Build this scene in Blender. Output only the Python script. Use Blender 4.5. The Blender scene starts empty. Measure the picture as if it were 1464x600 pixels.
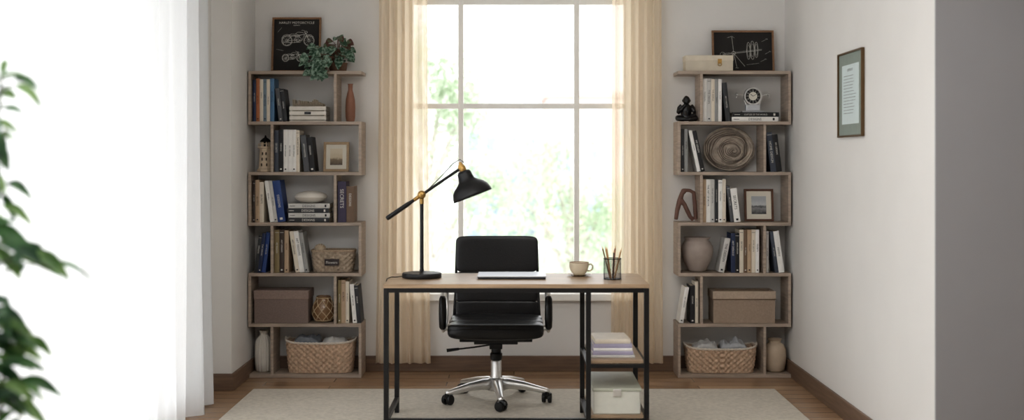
import bpy, bmesh, math, random
from mathutils import Vector, Matrix, noise
random.seed(7)
scene = bpy.context.scene
COL = scene.collection
pi = math.pi

# ------------------------------------------------------------------ materials
def lin(c):
    return tuple((v/255)/12.92 if v/255 <= .04045 else ((v/255+.055)/1.055)**2.4 for v in c)+(1,)

def new_mat(name):
    m = bpy.data.materials.new(name); m.use_nodes = True
    nt = m.node_tree
    return m, nt, nt.nodes['Principled BSDF'], nt.nodes['Material Output']

MC = {}
def pmat(name, c, rough=.6, metal=0, var=.07, scale=25, bump=0.0, stretch=(1,1,1), coat=0, detail=4):
    if name in MC: return MC[name]
    m, nt, b, out = new_mat(name)
    tc = nt.nodes.new('ShaderNodeTexCoord'); mp = nt.nodes.new('ShaderNodeMapping')
    mp.inputs['Scale'].default_value = stretch
    no = nt.nodes.new('ShaderNodeTexNoise'); no.inputs['Scale'].default_value = scale
    no.inputs['Detail'].default_value = detail
    cr = nt.nodes.new('ShaderNodeValToRGB')
    l = lin(c)
    cr.color_ramp.elements[0].position = .3; cr.color_ramp.elements[1].position = .7
    cr.color_ramp.elements[0].color = tuple(v*(1-var) for v in l[:3])+(1,)
    cr.color_ramp.elements[1].color = tuple(min(1, v*(1+var)) for v in l[:3])+(1,)
    nt.links.new(tc.outputs['Object'], mp.inputs[0]); nt.links.new(mp.outputs[0], no.inputs['Vector'])
    nt.links.new(no.outputs[0], cr.inputs[0]); nt.links.new(cr.outputs[0], b.inputs['Base Color'])
    b.inputs['Roughness'].default_value = rough; b.inputs['Metallic'].default_value = metal
    if coat: b.inputs['Coat Weight'].default_value = coat
    if bump:
        bp = nt.nodes.new('ShaderNodeBump'); bp.inputs['Strength'].default_value = bump
        bp.inputs['Distance'].default_value = .004
        nt.links.new(no.outputs[0], bp.inputs['Height']); nt.links.new(bp.outputs[0], b.inputs['Normal'])
    MC[name] = m
    return m

def fabric(name, c, transp, transl, wscale=0):
    m, nt, b, out = new_mat(name)
    nt.nodes.remove(b)
    d = nt.nodes.new('ShaderNodeBsdfDiffuse'); t = nt.nodes.new('ShaderNodeBsdfTranslucent'); tr = nt.nodes.new('ShaderNodeBsdfTransparent')
    no = nt.nodes.new('ShaderNodeTexNoise'); no.inputs['Scale'].default_value = 60
    tc = nt.nodes.new('ShaderNodeTexCoord'); mp = nt.nodes.new('ShaderNodeMapping'); mp.inputs['Scale'].default_value = (4, 4, .3)
    cr = nt.nodes.new('ShaderNodeValToRGB'); l = lin(c)
    cr.color_ramp.elements[0].color = tuple(v*.95 for v in l[:3])+(1,); cr.color_ramp.elements[1].color = l
    nt.links.new(tc.outputs['Object'], mp.inputs[0]); nt.links.new(mp.outputs[0], no.inputs['Vector'])
    nt.links.new(no.outputs[0], cr.inputs[0])
    nt.links.new(cr.outputs[0], d.inputs[0]); nt.links.new(cr.outputs[0], t.inputs[0])
    tr.inputs[0].default_value = (1, 1, 1, 1)
    m1 = nt.nodes.new('ShaderNodeMixShader'); m1.inputs[0].default_value = transl
    m2 = nt.nodes.new('ShaderNodeMixShader'); m2.inputs[0].default_value = transp
    nt.links.new(d.outputs[0], m1.inputs[1]); nt.links.new(t.outputs[0], m1.inputs[2])
    nt.links.new(m1.outputs[0], m2.inputs[1]); nt.links.new(tr.outputs[0], m2.inputs[2])
    nt.links.new(m2.outputs[0], out.inputs[0])
    return m

def glassy(name, c=(255, 255, 255), gloss=.04):
    m, nt, b, out = new_mat(name); nt.nodes.remove(b)
    tr = nt.nodes.new('ShaderNodeBsdfTransparent'); g = nt.nodes.new('ShaderNodeBsdfGlossy'); mx = nt.nodes.new('ShaderNodeMixShader')
    tr.inputs[0].default_value = lin(c); g.inputs['Roughness'].default_value = .02; mx.inputs[0].default_value = gloss
    nt.links.new(tr.outputs[0], mx.inputs[1]); nt.links.new(g.outputs[0], mx.inputs[2]); nt.links.new(mx.outputs[0], out.inputs[0])
    return m

def floor_mat():
    m, nt, b, out = new_mat('oak_floorboards')
    tc = nt.nodes.new('ShaderNodeTexCoord')
    br = nt.nodes.new('ShaderNodeTexBrick')
    br.inputs['Scale'].default_value = 1; br.inputs['Brick Width'].default_value = 1.1; br.inputs['Row Height'].default_value = .125
    br.inputs['Mortar Size'].default_value = .0025; br.offset = .37
    br.inputs['Color1'].default_value = lin((192, 162, 132)); br.inputs['Color2'].default_value = lin((160, 129, 101)); br.inputs['Mortar'].default_value = lin((70, 54, 42))
    mp = nt.nodes.new('ShaderNodeMapping'); mp.inputs['Scale'].default_value = (1.5, 22, 1)
    no = nt.nodes.new('ShaderNodeTexNoise'); no.inputs['Scale'].default_value = 3; no.inputs['Detail'].default_value = 6
    cr = nt.nodes.new('ShaderNodeValToRGB'); cr.color_ramp.elements[0].color = (.72, .72, .72, 1); cr.color_ramp.elements[1].color = (1.1, 1.1, 1.1, 1)
    mx = nt.nodes.new('ShaderNodeMixRGB'); mx.blend_type = 'MULTIPLY'; mx.inputs[0].default_value = 1
    nt.links.new(tc.outputs['Object'], br.inputs['Vector']); nt.links.new(tc.outputs['Object'], mp.inputs[0]); nt.links.new(mp.outputs[0], no.inputs['Vector'])
    nt.links.new(no.outputs[0], cr.inputs[0]); nt.links.new(br.outputs[0], mx.inputs[1]); nt.links.new(cr.outputs[0], mx.inputs[2])
    nt.links.new(mx.outputs[0], b.inputs['Base Color']); b.inputs['Roughness'].default_value = .26
    return m

def leaf_mat(name, c1, c2, scale=40, tl=.25):
    m, nt, b, out = new_mat(name)
    tc = nt.nodes.new('ShaderNodeTexCoord'); vo = nt.nodes.new('ShaderNodeTexNoise'); vo.inputs['Scale'].default_value = scale; vo.inputs['Detail'].default_value = 2
    cr = nt.nodes.new('ShaderNodeValToRGB'); cr.color_ramp.elements[0].position = .42; cr.color_ramp.elements[1].position = .6
    cr.color_ramp.elements[0].color = lin(c1); cr.color_ramp.elements[1].color = lin(c2)
    nt.links.new(tc.outputs['Object'], vo.inputs['Vector']); nt.links.new(vo.outputs[0], cr.inputs[0]); nt.links.new(cr.outputs[0], b.inputs['Base Color'])
    b.inputs['Roughness'].default_value = .45
    t = nt.nodes.new('ShaderNodeBsdfTranslucent'); nt.links.new(cr.outputs[0], t.inputs[0])
    mx = nt.nodes.new('ShaderNodeMixShader'); mx.inputs[0].default_value = tl
    nt.links.new(b.outputs[0], mx.inputs[1]); nt.links.new(t.outputs[0], mx.inputs[2]); nt.links.new(mx.outputs[0], out.inputs[0])
    return m

M_wall = pmat('wall_paint', (231, 229, 226), .85, var=.015, scale=3, bump=.02)
M_wall_shade = pmat('shaded_wall_paint', (163, 163, 165), .85, var=.015, scale=3)  # shade on the camera-facing return wall, put into its base colour
M_ceil = pmat('ceiling_paint', (240, 239, 238), .9, var=.01)
M_base = pmat('brown_skirting_wood', (124, 102, 86), .45, var=.2, scale=8, stretch=(.6, .6, 8))
M_white = pmat('white_gloss_paint', (253, 251, 246), .4, var=.004)
M_floor = floor_mat()
M_rug = pmat('rug_wool', (197, 190, 178), .95, var=.12, scale=45, bump=.35, detail=8)
M_oak = pmat('grey_oak', (176, 161, 147), .55, var=.18, scale=7, stretch=(1, 1, 12))
M_oakh = pmat('grey_oak_boards', (174, 159, 145), .55, var=.18, scale=7, stretch=(1, 8, 8))
M_desk = pmat('desk_oak', (176, 152, 126), .36, var=.2, scale=5, stretch=(1, 12, 12))
M_blackmetal = pmat('black_powder_coat', (22, 22, 24), .42, var=.05)
M_leather = pmat('black_leather', (20, 20, 22), .34, var=.1, scale=120, bump=.15)
M_chrome = pmat('satin_aluminium', (226, 225, 223), .33, .85, var=.02)
M_brass = pmat('aged_brass', (182, 148, 92), .36, .9, var=.06)
M_blackpl = pmat('black_plastic', (18, 18, 20), .4, var=.05)
M_paper = pmat('page_paper', (232, 224, 208), .9, var=.06, scale=40, stretch=(12, 1, 1))
M_chalk = pmat('chalkboard_print', (44, 42, 41), .8, var=.2, scale=8)
M_line = pmat('chalk_line_white', (225, 222, 215), .8, var=.02)
M_ink = pmat('black_ink', (34, 34, 36), .7, var=.02)

# ------------------------------------------------------------------ geometry
class G:
    def __init__(s): s.v = []; s.f = []; s.m = []
    def add(s, vs, fs, mi=0, M=None):
        o = len(s.v)
        s.v += [tuple(M @ Vector(v)) if M else tuple(v) for v in vs]
        s.f += [tuple(i+o for i in f) for f in fs]; s.m += [mi]*len(fs)
        return s
    def box(s, x0, x1, y0, y1, z0, z1, mi=0, M=None):
        vs = [(x, y, z) for x in (x0, x1) for y in (y0, y1) for z in (z0, z1)]
        return s.add(vs, [(0, 1, 3, 2), (4, 6, 7, 5), (0, 4, 5, 1), (2, 3, 7, 6), (0, 2, 6, 4), (1, 5, 7, 3)], mi, M)
    def lathe(s, prof, seg=32, mi=0, M=None, c=(0, 0, 0), rib=0, nrib=0):
        vs = []; fs = []
        n = len(prof)
        for (r, z) in prof:
            for k in range(seg):
                a = 2*pi*k/seg
                rr = r*(1+rib*math.cos(nrib*a)) if rib else r
                vs.append((c[0]+rr*math.cos(a), c[1]+rr*math.sin(a), c[2]+z))
        for i in range(n-1):
            for k in range(seg):
                k2 = (k+1) % seg
                fs.append((i*seg+k, i*seg+k2, (i+1)*seg+k2, (i+1)*seg+k))
        if prof[0][0] > 1e-4: fs.append(tuple(range(seg))[::-1])
        if prof[-1][0] > 1e-4: fs.append(tuple((n-1)*seg+k for k in range(seg)))
        return s.add(vs, fs, mi, M)
    def tube(s, pts, r, seg=8, mi=0, closed=False, M=None, flat=1):
        P = [Vector(p) for p in pts]; n = len(P)
        R = r if isinstance(r, (list, tuple)) else [r]*n
        T = []
        for i in range(n):
            a = P[i-1] if (i > 0 or closed) else P[i]; b = P[(i+1) % n] if (i < n-1 or closed) else P[i]
            d = (b-a); T.append(d.normalized() if d.length > 1e-9 else Vector((0, 0, 1)))
        up = Vector((0, 0, 1)) if abs(T[0].z) < .9 else Vector((1, 0, 0))
        N = (up - T[0]*up.dot(T[0])).normalized()
        vs = []; fs = []
        for i in range(n):
            if i > 0:
                N = (N - T[i]*N.dot(T[i]))
                N = N.normalized() if N.length > 1e-6 else T[i].orthogonal().normalized()
            B = T[i].cross(N)
            for k in range(seg):
                a = 2*pi*k/seg
                vs.append(P[i]+N*math.cos(a)*R[i]*flat+B*math.sin(a)*R[i])
        m = n if closed else n-1
        for i in range(m):
            j = (i+1) % n
            for k in range(seg):
                k2 = (k+1) % seg
                fs.append((i*seg+k, i*seg+k2, j*seg+k2, j*seg+k))
        if not closed:
            fs.append(tuple(range(seg))[::-1]); fs.append(tuple((n-1)*seg+k for k in range(seg)))
        return s.add(vs, fs, mi, M)
    def ell(s, c, r, e=1.0, seg=24, rings=14, mi=0, M=None):
        """superellipsoid, e<1 = boxier"""
        def p(v): return math.copysign(abs(v)**e, v)
        vs = []; fs = []
        for i in range(rings+1):
            ph = -pi/2+pi*i/rings
            for k in range(seg):
                a = 2*pi*k/seg
                vs.append((c[0]+r[0]*p(math.cos(ph))*p(math.cos(a)), c[1]+r[1]*p(math.cos(ph))*p(math.sin(a)), c[2]+r[2]*p(math.sin(ph))))
        for i in range(rings):
            for k in range(seg):
                k2 = (k+1) % seg
                fs.append((i*seg+k, i*seg+k2, (i+1)*seg+k2, (i+1)*seg+k))
        return s.add(vs, fs, mi, M)
    def ribbon(s, pts, w, y=0, mi=0, closed=False, M=None):
        """flat line drawing in XZ"""
        P = [Vector((p[0], p[1])) for p in pts]; n = len(P); vs = []; fs = []
        for i in range(n):
            a = P[i-1] if (i > 0 or closed) else P[i]; b = P[(i+1) % n] if (i < n-1 or closed) else P[i]
            d = (b-a).normalized() if (b-a).length > 0 else Vector((1, 0)); q = Vector((-d.y, d.x))*w/2
            vs += [(P[i].x+q.x, y, P[i].y+q.y), (P[i].x-q.x, y, P[i].y-q.y)]
        for i in range(n if closed else n-1):
            j = (i+1) % n; fs.append((2*i, 2*i+1, 2*j+1, 2*j))
        return s.add(vs, fs, mi, M)
    def circ(s, cx, cz, r, w, y=0, mi=0, rx=1, seg=28):
        return s.ribbon([(cx+rx*r*math.cos(2*pi*k/seg), cz+r*math.sin(2*pi*k/seg)) for k in range(seg)], w, y, mi, True)

def link(o, parent=None, loc=(0, 0, 0), rot=(0, 0, 0)):
    COL.objects.link(o); o.location = loc; o.rotation_euler = rot
    if parent: o.parent = parent
    return o

def mk(name, g, mats, parent=None, loc=(0, 0, 0), rot=(0, 0, 0), smooth=False, bevel=0, sub=0, label=None, recalc=True, ang=.7):
    me = bpy.data.meshes.new(name)
    me.from_pydata(g.v, [], g.f)
    if not isinstance(mats, (list, tuple)): mats = [mats]
    for m in mats: me.materials.append(m)
    me.polygons.foreach_set('material_index', g.m)
    if recalc:
        bm = bmesh.new(); bm.from_mesh(me); bmesh.ops.recalc_face_normals(bm, faces=bm.faces); bm.to_mesh(me); bm.free()
    if smooth:
        me.polygons.foreach_set('use_smooth', [True]*len(me.polygons))
        if ang < 3:
            try: me.set_sharp_from_angle(angle=ang)
            except Exception: pass
    me.update()
    o = bpy.data.objects.new(name, me); link(o, parent, loc, rot)
    if bevel:
        b = o.modifiers.new('bevel', 'BEVEL'); b.width = bevel; b.segments = 2; b.limit_method = 'ANGLE'
    if sub:
        q = o.modifiers.new('sub', 'SUBSURF'); q.levels = sub; q.render_levels = sub
    if label: o['label'] = label
    return o

def tag(o, label, cat, group=None):
    o['label'] = label; o['category'] = cat
    if group: o['group'] = group
    return o
def struct(o): o['kind'] = 'structure'; return o

def thing(name, label, cat, loc, rot=(0, 0, 0), group=None):
    e = bpy.data.objects.new(name, None); e.empty_display_size = .05
    link(e, None, loc, rot); return tag(e, label, cat, group)

TC = {}
def text_geo(s):
    if s in TC: return TC[s]
    cu = bpy.data.curves.new('lettering', 'FONT'); cu.body = s; cu.size = 1; cu.align_x = 'CENTER'; cu.align_y = 'CENTER'; cu.resolution_u = 2
    ob = bpy.data.objects.new('lettering', cu); COL.objects.link(ob)
    bpy.context.view_layer.update()
    me = bpy.data.meshes.new_from_object(ob.evaluated_get(bpy.context.evaluated_depsgraph_get()))
    vs = [tuple(v.co) for v in me.vertices]; fs = [tuple(p.vertices) for p in me.polygons]
    bpy.data.objects.remove(ob); bpy.data.curves.remove(cu); bpy.data.meshes.remove(me)
    xs = [v[0] for v in vs]; ys = [v[1] for v in vs]
    cx = (min(xs)+max(xs))/2; cy = (min(ys)+max(ys))/2
    vs = [(v[0]-cx, v[1]-cy, 0) for v in vs]
    TC[s] = (vs, fs, max(xs)-min(xs), max(ys)-min(ys)); return TC[s]

def put_text(g, s, length, height, center, xa, ya, mi=0):
    vs, fs, w, h = text_geo(s)
    k = min(length/w, height/h)
    xa = Vector(xa); ya = Vector(ya); c = Vector(center)
    g.add([tuple(c+xa*v[0]*k+ya*v[1]*k) for v in vs], fs, mi)

# ------------------------------------------------------------------ ROOM
XR, XL = 1.735, -1.66
H = 2.8
g = G().box(-3.2, 4.3, -8.7, .25, -.1, 0); struct(mk('floor', g, M_floor))
g = G().box(-3.2, 4.3, -8.7, .25, H, H+.1); struct(mk('ceiling', g, M_ceil))
# back wall with opening
WX0, WX1, WZ0, WZ1 = -.70, .76, .50, 2.66
g = G()
g.box(-1.9, WX0, 0, .2, 0, H); g.box(WX1, 1.85, 0, .2, 0, H); g.box(WX0, WX1, 0, .2, 0, WZ0-.02); g.box(WX0, WX1, 0, .2, WZ1, H)
struct(mk('wall_back', g, M_wall))
g = G().box(XR, XR+.12, -2.72, 0, 0, H); struct(mk('wall_right', g, M_wall))
g = G().box(XR, 4.2, -2.73, -2.72, 0, H); struct(mk('wall_return', g, M_wall_shade))
g = G().box(4.2, 4.3, -8.6, -2.72, 0, H); struct(mk('wall_side', g, M_wall))
g = G().box(-3.1, 4.3, -8.7, -8.6, 0, H); struct(mk('wall_front', g, M_wall))
g = G()
g.box(-1.9, XL, -.638, 0, 0, H)
LW0, LW1 = -6.2, -1.37
g.box(-1.93, -1.78, LW1, -.638, 0, H); g.box(-1.93, -1.78, LW0, LW1, 0, .08); g.box(-1.93, -1.78, LW0, LW1, 2.65, H)
g.box(-1.93, -1.78, -8.6, LW0, 0, H)
struct(mk('wall_left', g, M_wall))
def skirt(name, x0, x1, y0, y1):
    struct(mk(name, G().box(x0, x1, y0, y1, 0, .1), M_base, bevel=.004))
skirt('baseboard_back', -1.64, 1.715, -.016, 0)
skirt('baseboard_right', XR-.016, XR, -2.72, 0)
skirt('baseboard_left', XL, XL+.016, -.638, 0)
skirt('baseboard_pillar', -1.78, XL+.016, -.654, -.638)
# window 1
g = G()
fy0, fy1 = .05, .09
g.box(WX0, WX0+.05, fy0, fy1, WZ0, WZ1); g.box(WX1-.05, WX1, fy0, fy1, WZ0, WZ1)
g.box(WX0, WX1, fy0, fy1, WZ0, WZ0+.045); g.box(WX0, WX1, fy0, fy1, WZ1-.05, WZ1)
for xm in (-.344, .404): g.box(xm-.017, xm+.017, fy0, fy1, WZ0, WZ1)
for zm in (1.700, 2.372): g.box(WX0, WX1, fy0+.004, fy1-.004, zm-.017, zm+.017)
struct(mk('window_1', g, M_white, bevel=.003))
g = G().box(WX0+.02, WX1-.02, .078, .082, WZ0+.02, WZ1-.02); struct(mk('window_glass_1', g, glassy('window_glass')))
g = G().box(WX0-.06, WX1+.06, -.05, .2, WZ0-.045, WZ0); struct(mk('trim_1', g, M_white, bevel=.005))
# window 2 (side)
g = G()
g.box(-1.9, -1.84, LW0, LW0+.06, .08, 2.65); g.box(-1.9, -1.84, LW1-.06, LW1, .08, 2.65)
g.box(-1.9, -1.84, LW0, LW1, .08, .14); g.box(-1.9, -1.84, LW0, LW1, 2.6, 2.65)
for ym in (-3.0, -4.6): g.box(-1.9, -1.84, ym-.03, ym+.03, .08, 2.65)
struct(mk('window_2', g, M_white, bevel=.003))

# ------------------------------------------------------------------ CURTAINS
def curtain_geo(a0, a1, z0, z1, amp, folds, seed, along='x', off=0, flare=.0, n=None, vari=.5):
    rnd = random.Random(seed); n = n or folds*14; nz = 26
    ph = [rnd.uniform(-vari, vari) for _ in range(folds+2)]
    am = [rnd.uniform(.55, 1.15) for _ in range(folds+2)]
    g = G(); vs = []; fs = []
    mid = (a0+a1)/2
    for j in range(nz+1):
        tz = j/nz; z = z0+(z1-z0)*tz
        for i in range(n+1):
            t = i/n; u = t*folds; k = int(u); fr = u-k
            p = ph[k]*(1-fr)+ph[k+1]*fr
            A = amp*(am[k]*(1-fr)+am[k+1]*fr)*(1-.25*tz)
            d = A*math.sin(2*pi*u+p*2)+.22*A*math.sin(4.3*pi*u+seed+1.5*(1-tz))
            d += (1-tz)**2*amp*.5*math.sin(3.1*pi*u+seed*2)
            a = mid+(a0+(a1-a0)*t-mid)*(1+flare*(1-tz)**2)
            vs.append((a, off+d, z) if along == 'x' else (off+d, a, z))
    for j in range(nz):
        for i in range(n):
            fs.append((j*(n+1)+i, j*(n+1)+i+1, (j+1)*(n+1)+i+1, (j+1)*(n+1)+i))
    return g.add(vs, fs)
M_cur = fabric('beige_linen_sheer', (253, 239, 218), .20, .58)
M_sheer = fabric('white_voile', (248, 250, 252), .02, .31)
gl = curtain_geo(-.855, -.550, .065, 2.64, .018, 6, 3, off=-.085, flare=.14, vari=.25)
c = mk('curtain', gl, M_cur, smooth=True, recalc=False, ang=9); tag(c, 'beige sheer linen curtain hanging beside window near desk lamp', 'curtain', 'beige window curtains')
gr = curtain_geo(.622, .935, .065, 2.64, .018, 6, 8, off=-.085, flare=.06, vari=.25)
c = mk('curtain', gr, M_cur, smooth=True, recalc=False, ang=9); tag(c, 'beige sheer linen curtain hanging beside window near clock bookcase', 'curtain', 'beige window curtains')
gs = curtain_geo(-6.6, -.99, .012, 2.74, .044, 26, 5, along='y', off=-1.705, vari=.9)
c = mk('sheer_curtain', gs, M_sheer, smooth=True, recalc=False, ang=9); tag(c, 'long white voile curtain covering the bright side window', 'curtain')
p = [(-.98, -.085, 2.665), (1.05, -.085, 2.665)]
g = G().tube(p, .012, 12); g.ell(p[0], (.025, .025, .025)); g.ell(p[1], (.025, .025, .025))
for xx in (-.93, 1.0): g.tube([(xx, -.085, 2.665), (xx, 0, 2.665)], .007, 8)
tag(mk('curtain_rod', g, M_blackmetal, smooth=True), 'thin black metal curtain rod fixed above the window', 'curtain rod')
g = G().box(-1.73, -1.67, -6.7, -.9, 2.76, 2.8); tag(mk('curtain_track', g, M_white), 'white ceiling curtain track above the voile curtain', 'curtain track')

# ------------------------------------------------------------------ RUG
g = G().box(-1.53, 1.53, -3.9, -.642, .0005, .011)
o = mk('rug', g, M_rug, bevel=.004); tag(o, 'large pale grey-beige wool rug under desk and chair', 'rug')

# ------------------------------------------------------------------ BOOKCASES
BT = .020; PT = .017; BW = .703; YB, YF = -.02, -.237
TZ = [.022+.314*k for k in range(7)]      # board tops
U = .00439
def bookcase(x0, mirror, label):
    e = thing('bookcase', label, 'bookcase', (x0, 0, 0), group='matching open bookcases')
    for k, z in enumerate(TZ):
        mk('shelf_board', G().box(0, BW, YF, YB, z-(.0215 if k == 0 else BT), z), M_oakh, e, bevel=.0015)
    for t in range(6):
        tier = 6-t      # tier 1 = top
        z0, z1 = TZ[t], TZ[t+1]-BT
        odd = (tier % 2 == 1)
        inner_right = odd if not mirror else not odd
        if inner_right:
            mk('side_panel', G().box(0, PT, YF, YB, z0, z1), M_oak, e, bevel=.001)
            mk('divider', G().box(123*U-PT/2, 123*U+PT/2, YF+.002, YB, z0, z1), M_oak, e, bevel=.001)
        else:
            mk('side_panel', G().box(BW-PT, BW, YF, YB, z0, z1), M_oak, e, bevel=.001)
            mk('divider', G().box(33.5*U-PT/2, 33.5*U+PT/2, YF+.002, YB, z0, z1), M_oak, e, bevel=.001)
    return e
XA, XB = -1.652, 1.018
bookcase(XA, False, 'grey oak open zigzag bookcase with trailing plant on top')
bookcase(XB, True, 'grey oak open zigzag bookcase with cream box on top')

# ------------------------------------------------------------------ BOOKS
PAL = {'navy': (42, 54, 84), 'orange': (176, 112, 74), 'cream': (226, 216, 200), 'white': (240, 238, 234), 'steel blue': (84, 122, 156),
       'grey-blue': (128, 146, 158), 'dark grey': (88, 90, 94), 'charcoal': (52, 54, 58), 'black': (34, 34, 37), 'slate': (70, 76, 88), 'tan': (188, 164, 138),
       'blue': (48, 74, 130), 'purple': (68, 60, 84), 'brown': (120, 98, 80), 'olive': (138, 122, 88), 'grey': (156, 156, 154), 'umber': (68, 56, 50), 'silver': (204, 202, 198)}
WORDS = ['THE DESIGN', 'DESIGNS', 'ART MASTER', 'SECRETS', 'THE ART OF BOOK', 'MY DESIGN', 'HOME DESIGN', 'ART DESIGNS']
TIER = {1: 'top', 2: 'second', 3: 'third', 4: 'fourth', 5: 'fifth', 6: 'lowest'}
SH = {'A': (XA, 'plant-topped bookcase'), 'B': (XB, 'clock bookcase')}
brnd = random.Random(11)
def make_book(w, h, d, col, word, x0):
    t = .0025; b = .0018
    poly = [(0, d), (0, 0), (w*.2, -b*.8), (w*.5, -b*1.2), (w*.8, -b*.8), (w, 0), (w, d), (w-t, d), (w-t, t), (t, t), (t, d)]
    g = G(); n = len(poly)
    vs = [(x+x0, y, 0) for x, y in poly]+[(x+x0, y, h) for x, y in poly]
    fs = [tuple(range(n)), tuple(range(2*n-1, n-1, -1))]+[(i, (i+1) % n, n+(i+1) % n, n+i) for i in range(n)]
    g.add(vs, fs)
    cov = mk('book', g, pmat('cover_'+col, PAL[col], .5, var=.05))
    p = G().box(x0+t, x0+w-t, t, d-.004, .003, h-.003)
    mk('pages', p, M_paper, cov)
    lum = sum(PAL[col])/3
    lt = G(); cx = x0+w/2; yy = -b*1.2-.0005
    big = word == 'SECRETS' or brnd.random() < .2
    put_text(lt, word, h*(.62 if big else .46), w*(.42 if big else .30), (cx, yy, h*brnd.choice((.5, .58, .62))), (0, 0, -1), (1, 0, 0))
    if brnd.random() < .4:
        lt.box(x0+w*.32, x0+w*.68, yy-.0002, yy+.0006, h*.05, h*.05+w*.3)
    if brnd.random() < .25:
        lt.box(x0+w*.1, x0+w*.9, yy-.0001, yy+.0008, h*.93, h*.938)
    mk('spine_lettering', lt, M_ink if lum > 120 else M_line, cov, recalc=False)
    return cov
def books(shelf, tier, mode, u, items, ang=0):
    x0, nm = SH[shelf]; z = TZ[6-tier]
    th = math.radians(ang); x = x0+u*U
    seq = items if mode != 'R' else list(reversed(items))
    for it in seq:
        w, h, col = it[0]*U, it[1]*U*.985, it[2]
        word = it[3] if len(it) > 3 else brnd.choice(WORDS)
        d = .15+brnd.uniform(-.008, .008)
        y = -.214+brnd.uniform(0, .008)
        if mode == 'U':
            b = make_book(w-.0006, h, d, col, word, 0); b.location = (x, y, z+.0003); x += w
            st = 'upright'
        elif mode == 'L':
            b = make_book(w-.0006, h, d, col, word, 0); b.location = (x, y, z+.0003); b.rotation_euler = (0, -th, 0); x += w/math.cos(th)
            st = 'leaning'
        else:
            b = make_book(w-.0006, h, d, col, word, -(w-.0006)); b.location = (x, y, z+.0003); b.rotation_euler = (0, th, 0); x -= w/math.cos(th)
            st = 'leaning'
        thick = 'thick' if it[0] >= 8 else 'slim'
        tag(b, f'{thick} {col} book {st} on {TIER[tier]} tier of {nm}', 'book', f'books on {TIER[tier]} tier of {nm}')
books('A', 1, 'U', 5, [(5, 60, 'navy'), (5, 62, 'orange'), (5, 61, 'cream'), (5, 61, 'grey-blue'), (5, 61, 'cream'), (6, 62, 'steel blue')])
books('A', 1, 'L', 42.4, [(6, 48, 'dark grey'), (6, 47, 'charcoal')], 7)
books('A', 2, 'U', 36, [(6, 60, 'slate'), (7, 61, 'black'), (6, 61, 'white'), (6, 61, 'white'), (6, 61, 'white'), (5, 60, 'cream')])
books('A', 2, 'L', 78, [(8, 53, 'dark grey'), (8, 50, 'black')], 6)
books('A', 3, 'U', 5, [(4, 60, 'umber'), (6, 61, 'tan'), (6, 58, 'cream')])
books('A', 3, 'L', 29.8, [(6, 60, 'white'), (5, 60, 'silver'), (11, 60, 'blue')], 8)
books('A', 3, 'U', 126, [(12, 59, 'purple'), (11, 52, 'brown')])
books('A', 4, 'R', 23.2, [(5, 54, 'charcoal'), (5, 57, 'navy'), (6, 58, 'blue')], 7)
books('A', 4, 'U', 36, [(7, 62, 'olive'), (7, 62, 'umber'), (6, 61, 'tan')])
books('A', 4, 'L', 66, [(6, 60, 'cream'), (7, 60, 'white'), (6, 58, 'grey')], 9)
books('A', 5, 'U', 126, [(5, 62, 'olive'), (6, 62, 'tan'), (5, 60, 'cream')])
books('A', 5, 'L', 147.3, [(6, 56, 'white'), (6, 54, 'charcoal', 'DESIGNS')], 5)
books('B', 1, 'U', 36, [(6, 62, 'white'), (6, 62, 'silver'), (5, 61, 'cream'), (5, 62, 'grey'), (5, 61, 'white')])
books('B', 1, 'L', 69, [(7, 56, 'charcoal')], 6)
books('B', 2, 'U', 5, [(5, 62, 'charcoal'), (5, 62, 'grey')])
books('B', 2, 'L', 28.3, [(5, 61, 'white'), (6, 60, 'black')], 12)
books('B', 2, 'L', 132.8, [(8, 57, 'slate'), (8, 54, 'black')], 7)
books('B', 3, 'U', 36, [(5, 62, 'tan'), (6, 62, 'white'), (6, 62, 'silver'), (5, 62, 'charcoal'), (6, 61, 'white'), (5, 62, 'cream')])
books('B', 3, 'L', 75.8, [(5, 52, 'dark grey'), (9, 49, 'white', 'SECRETS')], 7)
books('B', 4, 'R', 66, [(8, 50, 'silver')], 11)
books('B', 4, 'U', 76.2, [(6, 57, 'navy'), (6, 57, 'black'), (6, 62, 'cream'), (5, 62, 'brown'), (6, 62, 'tan'), (6, 62, 'cream'), (5, 62, 'white')])
books('B', 4, 'U', 126, [(4, 60, 'silver')])
books('B', 4, 'L', 139, [(5, 60, 'slate'), (8, 60, 'white')], 8)
books('B', 5, 'R', 8.2, [(6, 52, 'white')], 9.5)
books('B', 5, 'U', 18, [(7, 54, 'black', 'DESIGNS'), (5, 60, 'cream')])

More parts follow.
